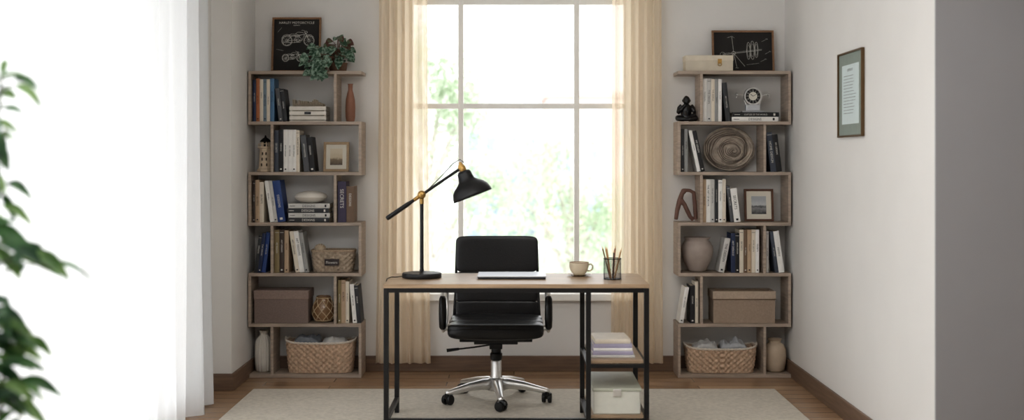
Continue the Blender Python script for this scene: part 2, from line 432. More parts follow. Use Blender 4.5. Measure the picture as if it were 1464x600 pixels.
def flat_book(x0, x1, z, t, col, word, label, group, y0=-.215, d=.15, rot=0):
    w = x1-x0; cx = (x0+x1)/2; b = .0018; q = .0022
    poly = [(d, 0), (0, 0), (-b, t*.25), (-b*1.2, t*.5), (-b, t*.75), (0, t), (d, t), (d, t-q), (q, t-q), (q, q), (d, q)]
    n = len(poly); g = G()
    vs = [(-w/2, y, zz) for y, zz in poly]+[(w/2, y, zz) for y, zz in poly]
    g.add(vs, [tuple(range(n)), tuple(range(2*n-1, n-1, -1))]+[(i, (i+1) % n, n+(i+1) % n, n+i) for i in range(n)])
    o = mk('book', g, pmat('cover_'+col, PAL.get(col, (230, 230, 230)), .5, var=.05), loc=(cx, y0, z), rot=(0, 0, rot))
    mk('pages', G().box(-w/2+.003, w/2-.003, q, d-.003, q, t-q), M_paper, o)
    if word:
        lt = G(); put_text(lt, word, w*.5, t*.5, (0, -b*1.2-.0005, t/2), (1, 0, 0), (0, 0, 1))
        lum = sum(PAL[col])/3
        lt.box(w*.38, w*.42, -b*1.2-.0006, -b*1.2, t*.25, t*.75); lt.box(-w*.46, -w*.34, -b*1.2-.0006, -b*1.2, t*.44, t*.54)
        mk('spine_lettering', lt, M_ink if lum > 120 else M_line, o, recalc=False)
    return tag(o, label, 'book', group)
z = TZ[3]
for i, (c_, dx) in enumerate([('charcoal', 0), ('silver', .004), ('charcoal', -.003), ('silver', .003)]):
    flat_book(XA+55*U+dx, XA+114*U+dx, z+.0003+i*.0293, .0288, c_, 'DESIGNS', f'thick {c_} book lying flat in stack under pebble vase', 'stacked design books')
z = TZ[5]
flat_book(XB+77*U, XB+143*U, z+.0003, .029, 'white', 'DESIGNS', 'white book lying flat under a black book', 'books under the table clock')
flat_book(XB+78*U, XB+144*U, z+.0297, .028, 'black', 'CASTLES OF THE WORLD', 'black book lying flat under the table clock', 'books under the table clock')

# ------------------------------------------------------------------ SHELF ITEMS
def lathe_thing(name, prof, mat, loc, label, cat, seg=40, rib=0, nrib=0, ang=.7):
    g = G().lathe(prof, seg, rib=rib, nrib=nrib)
    return tag(mk(name, g, mat, loc=loc, smooth=True, ang=ang), label, cat)
e3 = .0004
ax = lambda u: XA+u*U
bx = lambda u: XB+u*U
lathe_thing('vase', [(.018, 0), (.026, .004), (.030, .03), (.031, .09), (.028, .14), (.020, .18), (.014, .2), (.0145, .232), (.018, .24), (.014, .24), (.011, .23), (.010, .19)],
            pmat('terracotta', (146, 104, 84), .6, var=.1), (ax(141), -.12, TZ[5]+e3), 'tall slim terracotta bottle vase at the open shelf end', 'vase')
# card tray
cx = ax(83); e = thing('card_tray', 'white slatted tray filled with cream record cards', 'tray', (cx, -.13, TZ[5]+e3))
g = G(); w = .115
g.box(-w, w, -.075, .075, 0, .006)
for zz in (.01, .04, .07):
    g.box(-w, w, -.075, -.068, zz, zz+.025); g.box(-w, w, .068, .075, zz, zz+.025); g.box(-w, -w+.007, -.068, .068, zz, zz+.025); g.box(w-.007, w, -.068, .068, zz, zz+.025)
for sx in (-1, 1):
    for sy in (-1, 1): g.box(sx*(w-.01)-.004, sx*(w-.01)+.004, sy*.064-.004, sy*.064+.004, 0, .095)
mk('tray_body', g, pmat('whitewashed_wood', (226, 220, 210), .6, var=.06), e, bevel=.001)
g = G(); rr = random.Random(2)
for i in range(22):
    xx = -w+.016+i*.0088
    g.box(xx, xx+.0035, -.055, .055, .008, .125+rr.uniform(-.012, .014))
mk('record_cards', g, pmat('card_stock', (205, 192, 172), .8, var=.1), e)
mk('name_plate', G().box(-.02, .02, -.078, -.0755, .045, .06), M_blackmetal, e)
# lighthouse lantern
e = thing('lighthouse_ornament', 'carved wooden lighthouse ornament with dark roof and small windows', 'ornament', (ax(19.5), -.13, TZ[4]+e3))
Mw = pmat('pale_carved_wood', (222, 204, 180), .7, var=.1, scale=20, stretch=(1, 1, 5))
g = G().lathe([(.050, 0), (.054, .004), (.054, .014), (.048, .018), (.043, .022), (.036, .14), (.036, .146), (.048, .15), (.049, .158), (.028, .158), (.026, .16)], 8, M=Matrix.Rotation(pi/8, 4, 'Z'))
mk('tower', g, Mw, e)
g = G()
for k in range(8):
    a = 2*pi*k/8+pi/8; g.tube([(.026*math.cos(a), .026*math.sin(a), .158), (.026*math.cos(a), .026*math.sin(a), .19)], .003, 6)
    g.tube([(.044*math.cos(a), .044*math.sin(a), .158), (.044*math.cos(a), .044*math.sin(a), .176)], .002, 6)
g.tube([(.044*math.cos(2*pi*k/16), .044*math.sin(2*pi*k/16), .176) for k in range(16)], .002, 6, closed=True)
mk('railing', g, Mw, e)
mk('roof', G().lathe([(.034, .188), (.036, .192), (.020, .208), (.008, .215), (.006, .222), (.001, .232)], 16).lathe([(.014, .16), (.014, .188)], 12), M_blackmetal, e, smooth=True)
g = G()
for zz, xx in ((.035, -.016), (.035, .016), (.07, -.013), (.07, .013), (.105, -.011), (.105, .011)):
    r = .0455-zz*.05
    g.box(xx-.0035, xx+.0035, -r-.001, -r+.004, zz, zz+.018)
mk('tower_windows', g, pmat('dark_brown_opening', (70, 58, 48), .8), e)

def picture(name, label, cat, w, h, fw, depth, fm, loc, rot, art=None, mat_board=None, mw=0, art_mat=None):
    e = thing(name, label, cat, loc, rot)
    g = G(); g.box(-w/2, -w/2+fw, -depth, 0, 0, h); g.box(w/2-fw, w/2, -depth, 0, 0, h)
    g.box(-w/2+fw, w/2-fw, -depth, 0, 0, fw); g.box(-w/2+fw, w/2-fw, -depth, 0, h-fw, h)
    mk('frame', g, fm, e, bevel=.0015)
    iw, ih = w/2-fw, h-fw
    if mat_board:
        g = G(); g.box(-iw, iw, -depth*.5, -.001, fw, ih); mk('mount_board', g, mat_board, e)
        mk('artwork', G().box(-iw+mw, iw-mw, -depth*.5-.001, -depth*.5-.0002, fw+mw, ih-mw), art_mat, e)
    else:
        mk('artwork', G().box(-iw, iw, -depth*.5, -.001, fw, ih), art_mat, e)
    if art:
        g = G(); art(g, -depth*.5-.0018); mk('artwork_drawing', g, [M_line, M_ink], e, recalc=False)
    return e

def photo_mat(name, stops):
    m, nt, b, out = new_mat(name)
    tc = nt.nodes.new('ShaderNodeTexCoord'); sp = nt.nodes.new('ShaderNodeSeparateXYZ'); cr = nt.nodes.new('ShaderNodeValToRGB')
    no = nt.nodes.new('ShaderNodeTexNoise'); no.inputs['Scale'].default_value = 5; ad = nt.nodes.new('ShaderNodeMath'); ad.operation = 'MULTIPLY_ADD'
    ad.inputs[1].default_value = .35
    nt.links.new(tc.outputs['Generated'], no.inputs['Vector']); nt.links.new(tc.outputs['Generated'], sp.inputs[0])
    nt.links.new(no.outputs[0], ad.inputs[0]); nt.links.new(sp.outputs['Z'], ad.inputs[2]); nt.links.new(ad.outputs[0], cr.inputs[0])
    el = cr.color_ramp.elements
    el[0].position = stops[0][0]; el[0].color = lin(stops[0][1]); el[1].position = stops[-1][0]; el[1].color = lin(stops[-1][1])
    for p, c_ in stops[1:-1]:
        q = el.new(p); q.color = lin(c_)
    nt.links.new(cr.outputs[0], b.inputs['Base Color']); b.inputs['Roughness'].default_value = .5
    return m
M_mount = pmat('ivory_mount', (232, 226, 212), .8, var=.02)
picture('photo_frame', 'light wooden photo frame with sepia landscape print', 'picture frame', .162, .188, .016, .014, pmat('honey_frame', (176, 150, 118), .5, var=.12, stretch=(2, 2, 6)),
        (ax(120), -.10, TZ[4]+e3), (-.12, 0, 0), mat_board=M_mount, mw=.026, art_mat=photo_mat('sepia_landscape', [(.2, (96, 82, 66)), (.5, (140, 122, 98)), (.62, (206, 190, 160)), (1, (222, 210, 186))]))
picture('photo_frame', 'dark brown photo frame with black and white landscape print', 'picture frame', .185, .205, .014, .014, pmat('brown_frame', (100, 68, 52), .5, var=.12, stretch=(2, 2, 6)),
        (bx(121), -.10, TZ[3]+e3), (-.12, 0, 0), mat_board=M_mount, mw=.032, art_mat=photo_mat('grey_landscape', [(.2, (70, 72, 74)), (.5, (150, 150, 150)), (.6, (90, 92, 94)), (.72, (205, 207, 208)), (1, (180, 184, 188))]))
zt = TZ[3]+.0003+4*.0293+.0003
lathe_thing('vase', [(.03, 0), (.06, .006), (.090, .022), (.103, .038), (.098, .052), (.075, .066), (.035, .075), (.016, .077), (.014, .073), (.02, .068)],
            pmat('matte_white_ceramic', (230, 224, 214), .6, var=.03), (ax(85), -.135, zt), 'flat white pebble-shaped ceramic vase on the stacked books', 'vase')

# baskets
def basket(label, w, d, h, loc, mat, rim, nu=72, nv=12, taper=.88, sag=.0, handles=False, group=None):
    e = thing('basket', label, 'basket', loc)
    g = G(); vs = []; fs = []
    SU, SV = 4, 3
    NU, NV = nu*SU, nv*SV
    def outl(a, s_):
        p = lambda v: math.copysign(abs(v)**.45, v)
        return (p(math.cos(a))*w/2*s_, p(math.sin(a))*d/2*s_)
    def top(a): return h*(1-sag*math.sin(a)**2)
    # arc-length spaced angles so that every strand has the same width
    A = [2*pi*i/720 for i in range(721)]; L_ = [0]
    for i in range(720):
        p, q = outl(A[i], 1), outl(A[i+1], 1); L_.append(L_[-1]+math.hypot(q[0]-p[0], q[1]-p[1]))
    def ang_at(t):
        s_ = t*L_[-1]; lo, hi = 0, 720
        while hi-lo > 1:
            m = (lo+hi)//2
            if L_[m] <= s_: lo = m
            else: hi = m
        f = (s_-L_[lo])/max(1e-9, L_[hi]-L_[lo]); return A[lo]+(A[hi]-A[lo])*f
    AN = [ang_at(i/NU) for i in range(NU)]
    for j in range(NV+1):
        t = j/NV; s_ = taper+(1-taper)*t**.7
        for i in range(NU):
            a = AN[i]; x, y = outl(a, s_); L = math.hypot(x, y)
            ph = math.sin(pi*i/SU)*(1 if (j//SV) % 2 else -1)
            dsp = .0052*ph*abs(math.sin(pi*(j % SV+.5)/SV))
            vs.append((x*(1+dsp/L), y*(1+dsp/L), .002+(top(a)-.002)*t))
    for j in range(NV):
        for i in range(NU): fs.append((j*NU+i, j*NU+(i+1) % NU, (j+1)*NU+(i+1) % NU, (j+1)*NU+i))
    fs.append(tuple(range(NU)))
    g.add(vs, fs)
    o = mk('basket_body', g, mat, e, smooth=False); so = o.modifiers.new('sol', 'SOLIDIFY'); so.thickness = .004; so.offset = -1
    g = G(); N = 96
    for kk in range(2):
        g.tube([(*outl(ang_at(i/N), 1.0), top(ang_at(i/N))+.003*math.sin(i*pi*.5+kk*pi)) for i in range(N)], .005, 6, closed=True)
    mk('basket_rim', g, rim, e, smooth=True, ang=9)
    if handles:
        for sx in (-1, 1):
            g = G(); g.tube([(sx*(w/2*.99), -.035, h*.93), (sx*(w/2+.004), -.03, h*1.0), (sx*(w/2+.008), 0, h*1.06), (sx*(w/2+.004), .03, h*1.0), (sx*(w/2*.99), .035, h*.93)], .005, 8)
            mk('basket_handle', g, rim, e, smooth=True, ang=9)
    return e
M_bk1 = pmat('tan_weave', (200, 174, 150), .9, var=.25, scale=60, bump=.3)
M_bk2 = pmat('taupe_weave', (172, 156, 138), .9, var=.25, scale=60, bump=.3)
M_rope = pmat('cream_rope', (220, 211, 198), .9, var=.1, scale=80)
basket('tan woven basket with cream rim holding folded cloths', .43, .19, .205, (ax(99.5), -.128, TZ[0]+e3), M_bk1, M_rope, nu=56, nv=11, sag=.08, handles=True, taper=.91)
basket('tan woven basket with cream rim holding pale towels', .445, .19, .172, (bx(63.5), -.128, TZ[0]+e3), M_bk1, M_rope, nu=58, nv=9, sag=.12, handles=True, taper=.9)
eb = basket('small taupe wicker basket with dark name plaque', .268, .16, .135, (ax(117.6), -.13, TZ[2]+e3), M_bk2, pmat('taupe_rope', (178, 158, 136), .9, var=.15, scale=80), nu=38, nv=8)
mk('name_plaque', G().box(-.045, .045, -.0895, -.0860, .045, .085), pmat('plum_black_plaque', (48, 38, 40), .6), eb, bevel=.001)
g = G(); put_text(g, 'Flowers', .07, .026, (0, -.0902, .065), (1, 0, 0), (0, 0, 1)); mk('plaque_lettering', g, M_line, eb, recalc=False)

def cloth(name, label, w, d, h, loc, mat, seed):
    g = G(); n = 26; vs = []; fs = []
    for j in range(n+1):
        for i in range(n+1):
            x = (i/n-.5)*w; y = (j/n-.5)*d
            ed = max(0, 1-(2*abs(x)/w)**4)*max(0, 1-(2*abs(y)/d)**4)
            q = noise.noise(Vector((x*22+seed, y*22, seed)))+.6*abs(noise.noise(Vector((x*45, y*30+seed, 0))))
            vs.append((x, y, h*(.35+.65*ed**.5)*(.75+.4*q)))
    for j in range(n):
        for i in range(n): fs.append((j*(n+1)+i, j*(n+1)+i+1, (j+1)*(n+1)+i+1, (j+1)*(n+1)+i))
    g.add(vs, fs); o = mk(name, g, mat, loc=loc, smooth=True, ang=9)
    s_ = o.modifiers.new('s', 'SOLIDIFY'); s_.thickness = .004
    return tag(o, label, 'cloth')
cloth('folded_cloth', 'crumpled slate grey cloth in the woven basket', .17, .13, .09, (ax(80), -.128, TZ[0]+.150), pmat('slate_cloth', (132, 136, 142), .9, var=.1), 3)
cloth('folded_cloth', 'crumpled white cloth in the woven basket', .16, .13, .07, (ax(120), -.128, TZ[0]+.150), pmat('white_cloth', (206, 204, 200), .9, var=.06), 9)
cloth('folded_towel', 'rumpled pale grey towel in the woven basket', .16, .13, .08, (bx(42), -.128, TZ[0]+.12), pmat('pale_towel', (206, 205, 203), .95, var=.06), 5)
cloth('folded_towel', 'rumpled pale blue-grey towel in the woven basket', .17, .13, .085, (bx(82), -.128, TZ[0]+.12), pmat('bluegrey_towel', (186, 188, 191), .95, var=.08), 6)
g = G()
for k in range(7):
    a = k*.9; g.tube([(.032*math.cos(t_)*math.cos(a), .03*math.sin(t_), .028*math.cos(t_)*math.sin(a)) for t_ in [2*pi*i/20 for i in range(20)]], .007, 8, closed=True)
tag(mk('yarn_ball', g, pmat('oat_wool', (206, 188, 164), .95, var=.12, scale=60, bump=.4), loc=(ax(98), -.13, TZ[2]+.142), smooth=True, ang=9), 'ball of oatmeal wool yarn in the small wicker basket', 'yarn')

# lidded boxes
def lidded(label, w, d, h, lid, loc, mb, ml, band=None, cat='box', lidext=.004):
    e = thing('storage_box', label, cat, loc)
    mk('box_body', G().box(-w/2, w/2, -d/2, d/2, 0, h-lid*.5), mb, e, bevel=.002)
    mk('lid', G().box(-w/2-lidext, w/2+lidext, -d/2-lidext, d/2+lidext, h-lid, h), ml, e, bevel=.003)
    return e
M_tp = pmat('taupe_linen_box', (132, 116, 109), .85, var=.1, scale=120, bump=.2)
M_tp2 = pmat('taupe_linen_lid', (148, 130, 121), .85, var=.1, scale=120, bump=.2)
e = lidded('mauve-taupe lidded fabric storage box', .335, .185, .205, .055, (ax(46), -.128, TZ[1]+e3), M_tp, M_tp2)
M_tn = pmat('beige_box', (162, 144, 128), .8, var=.08, scale=90); M_tn2 = pmat('beige_box_lid', (180, 163, 146), .8, var=.08, scale=90)
e = lidded('beige lidded storage box with brown ribbon on the lid', .385, .185, .2, .05, (bx(94.5), -.128, TZ[1]+e3), M_tn, M_tn2)
mk('ribbon', G().tube([(-.18, -.06, .203), (-.1, -.07, .206), (0, -.065, .204), (.08, -.08, .207), (.16, -.06, .203)], .003, 6).tube([(-.197, -.0975, .15), (.197, -.0975, .15)], .0022, 6), pmat('brown_ribbon', (110, 88, 70), .7), e, smooth=True)
e = lidded('cream leatherette keepsake box with brass clasp beside framed print', .295, .125, .098, .035, (1.216, -.158, TZ[6]+e3), pmat('cream_leather', (208, 198, 180), .6, var=.05), pmat('cream_leather_lid', (218, 208, 190), .6, var=.05), lidext=.002)
g = G().box(.052, .076, -.0675, -.0642, .045, .075); g.tube([(.064+.011*math.cos(2*pi*k/14), -.069, .042+.011*math.sin(2*pi*k/14)) for k in range(14)], .0022, 6, closed=True)
mk('clasp', g, M_brass, e, smooth=True)

# netted jar
e = thing('candle_jar', 'amber glass jar wrapped in knotted rope net', 'jar', (ax(103), -.13, TZ[1]+e3))
prof = [(.035, 0), (.055, .012), (.071, .045), (.0725, .075), (.062, .11), (.045, .14), (.043, .155), (.047, .162), (.040, .162), (.038, .15)]
mk('jar', G().lathe(prof, 32), pmat('amber_glass', (138, 108, 80), .15, var=.15, coat=.5), e, smooth=True)
g = G()
def pr(z_):
    for i in range(len(prof)-1):
        (r0, z0), (r1, z1) = prof[i], prof[i+1]
        if z0 <= z_ <= z1 and z1 > z0: return r0+(r1-r0)*(z_-z0)/(z1-z0)
    return .045
for k in range(8):
    for sg in (-1, 1):
        pts = []
        for i in range(15):
            zz = .006+.144*i/14; a = 2*pi*k/8+sg*i/14*1.7; r = pr(zz)+.0015
            pts.append((r*math.cos(a), r*math.sin(a), zz))
        g.tube(pts, .0026, 6)
for zz in (.15, .01): g.tube([((pr(zz)+.003)*math.cos(2*pi*k/24), (pr(zz)+.003)*math.sin(2*pi*k/24), zz) for k in range(24)], .0035, 6, closed=True)
mk('rope_net', g, pmat('jute', (200, 178, 146), .9, var=.15, scale=90), e, smooth=True, ang=9)

lathe_thing('vase', [(.038, 0), (.048, .006), (.053, .05), (.055, .12), (.053, .17), (.044, .205), (.028, .222), (.022, .235), (.028, .255), (.031, .258), (.026, .256), (.018, .236)],
            pmat('chalk_ceramic', (228, 223, 214), .75, var=.05, scale=15), (ax(17.0), -.125, TZ[0]+e3), 'tall chalk-white ribbed ceramic vase on the lowest tier', 'vase', seg=160, rib=.05, nrib=16, ang=9)
lathe_thing('vase', [(.045, 0), (.058, .01), (.068, .05), (.071, .10), (.068, .14), (.055, .168), (.038, .18), (.036, .19), (.043, .202), (.045, .205), (.038, .204), (.032, .19)],
            pmat('sand_ceramic', (206, 188, 166), .7, var=.08, scale=15, coat=.2), (bx(142.5), -.125, TZ[0]+e3), 'sand-coloured rounded ceramic vase on the lowest tier', 'vase')
prof = [(.045, 0)]
for i in range(21):
    t = i/20; zz = .008+.18*t
    r = .055+.045*math.sin(min(1, t*1.15)*pi*.62)**1.1
    if t > .85: r -= (t-.85)*.10
    prof.append((r+.0012*(i % 2), zz))
prof += [(.070, .198), (.083, .212), (.085, .216), (.078, .216), (.066, .198)]
lathe_thing('vase', prof, pmat('taupe_ceramic', (168, 155, 146), .65, var=.06), (bx(31), -.125, TZ[2]+e3), 'wide taupe ridged ceramic vase with flared rim', 'vase', ang=9)

# thinker statue
def blob(name, g, mat, loc, vox, label, cat, rot=(0, 0, 0)):
    o = mk(name, g, mat, loc=loc, rot=rot, smooth=True, ang=9)
    r = o.modifiers.new('remesh', 'REMESH'); r.mode = 'VOXEL'; r.voxel_size = vox; r.use_smooth_shade = True
    s_ = o.modifiers.new('sm', 'SMOOTH'); s_.factor = .6; s_.iterations = 3
    return tag(o, label, cat)
g = G()
g.tube([(0, .01, .012), (0, .012, .04), (0, .006, .075), (0, 0, .098), (0, -.004, .112)], [.036, .034, .036, .029, .015], 16)
g.ell((0, -.012, .133), (.023, .026, .028)); g.ell((0, -.030, .122), (.011, .010, .009)); g.ell((0, -.002, .152), (.013, .013, .012))
for sx in (-1, 1):
    g.tube([(sx*.018, .0, .02), (sx*.060, -.025, .022), (sx*.057, -.032, .018)], [.022, .018, .014], 12)
    g.tube([(sx*.058, -.03, .018), (sx*.015, -.055, .014), (-sx*.015, -.058, .010)], [.015, .012, .008], 12)
    g.ell((sx*.024, -.01, .132), (.004, .006, .008))
    g.tube([(sx*.026, 0, .098), (sx*.043, .0, .085), (sx*.052, -.012, .055)], [.018, .015, .012], 12)
g.tube([(-.052, -.012, .055), (-.037, -.035, .075), (-.012, -.036, .105)], [.012, .011, .009], 12)
g.tube([(.052, -.012, .055), (.045, -.035, .042), (.02, -.045, .036)], [.012, .010, .009], 12)
blob('seated_figurine', g, pmat('black_resin', (28, 28, 30), .35, var=.1), (bx(14.8), -.14, TZ[5]+.001), .0028, 'black resin figurine seated cross-legged with hand to chin', 'figurine')
# abstract sculpture
g = G()
g.tube([(-.060, 0, .012), (-.052, 0, .07), (-.036, 0, .13), (-.02, 0, .18), (.0, 0, .197), (.03, 0, .195), (.052, 0, .182), (.055, 0, .165)], [.012, .014, .017, .014, .012, .011, .012, .012], 14)
g.tube([(.052, 0, .185), (.058, 0, .12), (.062, 0, .06), (.066, 0, .012)], [.012, .013, .013, .011], 14)
g.tube([(-.03, 0, .14), (-.005, 0, .105), (.016, 0, .06), (.03, 0, .03), (.05, 0, .01)], [.015, .014, .014, .013, .012], 14)
g.ell((-.012, 0, .19), (.017, .016, .018))
blob('abstract_sculpture', g, pmat('russet_wood', (116, 86, 76), .6, var=.15), (bx(14), -.13, TZ[3]+.001), .003, 'russet abstract bent-limb sculpture on the open shelf end', 'sculpture')

# woven round plate
RX, RZ_ = .163, .139
def wob(r, a): return r*(1+(.05*math.sin(2*a+r*9)+.03*math.sin(5*a-r*14))*min(1, (1-r)*4))
g = G(); prof = [(1-.03, .006)]
for i in range(64):
    t = i/63; prof.append((max(1-t, .0006), .012+.010*(1-t)+.0035*math.sin(i*.9)))
vs = []; fs = []; seg = 80
for (r, zz) in prof:
    for k in range(seg):
        a = 2*pi*k/seg; off = (1-r); rr = wob(r, a)
        vs.append((RX*rr*math.cos(a)+.034*off, -(zz), RZ_*rr*math.sin(a)-.016*off+RZ_*1.02))
for i in range(len(prof)-1):
    for k in range(seg): fs.append((i*seg+k, i*seg+(k+1) % seg, (i+1)*seg+(k+1) % seg, (i+1)*seg+k))
fs.append(tuple(range(seg)))
g.add(vs, fs)
M_plate = pmat('driftwood_rings', (178, 166, 153), .85, var=.25, scale=30)
o = mk('decorative_plate', g, M_plate, loc=(bx(78.0), -.085, TZ[4]+.002), rot=(-.13, 0, 0), smooth=True, ang=9)
tag(o, 'round driftwood-coloured plate with coiled rings standing upright', 'decorative plate')
prd = random.Random(8)
for i in range(1, 14):
    t = i/14; r = 1-t; a0 = prd.uniform(0, 6.28); span = prd.uniform(4.0, 6.2); pts = []
    for k in range(60):
        a = a0+span*k/59; rb = r+.05*(k/59-.5); off = 1-rb; rr = wob(rb, a)
        pts.append((RX*rr*math.cos(a)+.034*off, -(.0150+.010*rb), RZ_*rr*math.sin(a)-.016*off+RZ_*1.02))
    mk('coil_ring', G().tube(pts, [.0006+.0020*math.sin(pi*k/59) for k in range(60)], 5), pmat('dark_coil', (98, 87, 80), .9, var=.2, scale=40), o, smooth=True, ang=9)

# clock
zt = TZ[5]+.0297+.028+.0006
e = thing('table_clock', 'silver table clock with round dial and side handles', 'clock', (bx(110), -.14, zt))
g = G().box(-.072, .072, -.035, .035, 0, .010); g.box(-.045, .045, -.022, .022, .010, .05)
mk('clock_base', g, pmat('brushed_steel', (200, 202, 206), .35, .5, var=.05), e, bevel=.004)
cz = .103
Mx = Matrix.Translation((0, 0, cz)) @ Matrix.Rotation(pi/2, 4, 'X')
mk('clock_case', G().lathe([(.050, -.016), (.057, -.012), (.058, .010), (.055, .018), (.050, .018), (.048, .012), (.001, .012)], 40, M=Mx), M_chrome, e, smooth=True)
mk('clock_dial', G().lathe([(.048, .0125), (.048, .0135), (.001, .0135)], 36, M=Mx), M_ink, e)
mk('inner_dial', G().lathe([(.027, .0136), (.027, .0140), (.001, .0140)], 36, M=Mx), pmat('ivory_dial', (222, 218, 206), .6, var=.02), e)
g = G(); yd = -.0143
for k in range(12):
    a = 2*pi*k/12; c0, s0 = math.sin(a), math.cos(a)
    g.ribbon([(c0*.042, cz+s0*.042), (c0*.046, cz+s0*.046)], .0022, yd)
    put_text(g, str(k if k else 12), .010, .009, (c0*.0345, yd, cz+s0*.0345), (1, 0, 0), (0, 0, 1))
g.circ(0, cz, .0468, .0014, yd)
mk('dial_numerals', g, M_line, e, recalc=False)
g = G().ribbon([(0, cz), (-.016, cz+.012)], .0032, yd-.0008).ribbon([(0, cz), (.024, cz+.014)], .0022, yd-.0012)
mk('clock_hands', g, M_ink, e, recalc=False)
for sx in (-1, 1):
    g = G()
    g.tube([(sx*.055, 0, cz+.005), (sx*.085, 0, cz+.010), (sx*.095, 0, cz+.012)], .003, 8)
    g.ell((sx*.10, 0, cz+.012), (.009, .009, .009)); g.tube([(sx*.1, 0, cz+.005), (sx*.103, 0, cz-.012)], .003, 6)
    g.tube([(sx*.04, 0, .05), (sx*.052, 0, .075)], .006, 8)
    mk('side_handle', g, M_chrome, e, smooth=True)

# ------------------------------------------------------------------ POSTERS
def bike(g, y, ox, oz, k, lw=.0011):
    P = lambda pts: [(ox+a*k, oz+b*k) for a, b in pts]
    for cx_ in (-1.0, 1.0):
        for r in (.48, .42, .10): g.circ(ox+cx_*k, oz, r*k, lw, y)
        for j in range(10):
            a = j*pi/5; g.ribbon(P([(cx_+.1*math.cos(a), .1*math.sin(a)), (cx_+.42*math.cos(a), .42*math.sin(a))]), lw*.5, y)
    L = [[(-1, 0), (-.35, .05), (.35, .0), (.62, .62)], [(-1, 0), (-.6, .42), (.6, .58)], [(1, 0), (.62, .72), (.55, .95), (.30, .98)], [(.62, .72), (.70, .74)],
         [(-.25, .62), (-.05, .80), (.45, .76), (.56, .58), (.1, .52), (-.25, .62)], [(-.85, .52), (-.6, .62), (-.3, .6), (-.25, .50), (-.6, .45), (-.85, .52)],
         [(-1.5, .2), (-1.3, .5), (-1, .58), (-.7, .45)], [(.62, .38), (.85, .56), (1.15, .55), (1.4, .35)], [(-1.4, -.12), (-.3, -.18), (.1, -.05), (.25, .1)],
         [(-.3, -.15), (-.35, .2), (-.1, .32), (.2, .3), (.35, .1), (.2, -.15), (-.3, -.15)], [(-.2, .3), (-.3, .5)], [(.1, .32), (.2, .52)], [(-.3, .38), (.15, .4)], [(-.3, .44), (.17, .46)],
         [(1.05, 0), (.68, .74)]]
    for l in L: g.ribbon(P(l), lw, y)
    g.circ(ox+.72*k, oz+.78*k, .11*k, lw, y); g.circ(ox, oz+.03*k, .14*k, lw, y); g.circ(ox-.2*k, oz+.08*k, .07*k, lw, y)
def art1(g, y):
    put_text(g, 'HARLEY MOTORCYCLE', .225, .015, (0, y, .322), (1, 0, 0), (0, 0, 1))
    put_text(g, 'PATENTED', .05, .006, (0, y, .305), (1, 0, 0), (0, 0, 1))
    bike(g, y, .01, .205, .070, .0018)
    bike(g, y, -.02, .092, .046, .0015)
    for (a, b, c_, d) in ((.07, .12, .12, .115), (.085, .06, .125, .055), (-.12, .26, -.095, .29), (-.125, .15, -.08, .14)):
        g.ribbon([(a, b), (c_, d)], .001, y)
    for i in range(4): g.ribbon([(.07, .08-i*.009), (.12, .08-i*.009)], .0015, y)
M_fd = pmat('walnut_frame', (140, 106, 78), .5, var=.2, scale=12, stretch=(2, 2, 8))
picture('framed_print', 'framed chalkboard print with white motorcycle line drawings', 'picture', .312, .356, .0125, .016, M_fd, (-1.385, -.075, TZ[6]+e3), (-.13, 0, 0), art=art1, art_mat=M_chalk)
def art2(g, y):
    g.ribbon([(-.13, .115), (.12, .145)], .002, y)
    g.ribbon([(-.13, .122), (.12, .152)], .001, y)
    for (cx_, r) in ((.035, .055), (.06, .06), (.085, .05)):
        g.circ(cx_, .14+(cx_-.03)*.12, r, .0018, y, rx=.22)
        g.circ(cx_, .14+(cx_-.03)*.12, r*.7, .0012, y, rx=.22)
    g.ribbon([(-.06, .125), (-.13, .035)], .0018, y); g.ribbon([(-.06, .125), (-.04, .03)], .0018, y); g.ribbon([(-.06, .125), (.01, .04)], .0018, y)
    g.ribbon([(-.07, .235), (-.06, .13)], .0018, y); g.ribbon([(-.10, .225), (-.07, .235), (-.055, .225)], .0014, y)
    g.ribbon([(-.13, .035), (-.15, .035)], .0014, y); g.ribbon([(-.05, .03), (-.03, .03)], .0014, y)
    g.circ(-.06, .125, .012, .0015, y); g.circ(-.13, .115, .016, .0012, y)
    for (x1, z1) in ((.12, .2), (.14, .12), (.11, .07)): g.ribbon([(x1, z1), (x1+.025, z1+.012)], .001, y); put_text(g, 'FIG', .012, .006, (x1+.032, y, z1+.016), (1, 0, 0), (0, 0, 1))
    g.ribbon([(.02, .05), (.1, .06)], .001, y)
picture('framed_print', 'framed chalkboard print with white wheel and tripod drawing', 'picture', .395, .272, .0125, .016, M_fd, (1.457, -.062, TZ[6]+e3), (-.12, 0, 0), art=art2, art_mat=M_chalk)
def art3(g, y):
    put_text(g, 'CERTIFICATE', .12, .012, (0, y-.001, .345), (1, 0, 0), (0, 0, 1), 1)
    rr = random.Random(4)
    for i in range(13):
        zz = .315-i*.016; L = rr.uniform(.08, .115)
        g.ribbon([(-.115, zz), (-.115+2*L, zz)], .0016, y-.001, 1)
e = picture('framed_certificate', 'framed certificate with grey-green mount hanging on white wall', 'picture', .438, .44, .009, .018, pmat('bronze_frame', (100, 78, 52), .4, .3, var=.1), (XR-.0006, -1.522, 1.471), (0, 0, -pi/2), art=art3,
            mat_board=pmat('sage_mount', (144, 154, 146), .8, var=.03), mw=.058, art_mat=pmat('certificate_paper', (212, 224, 224), .7, var=.02))

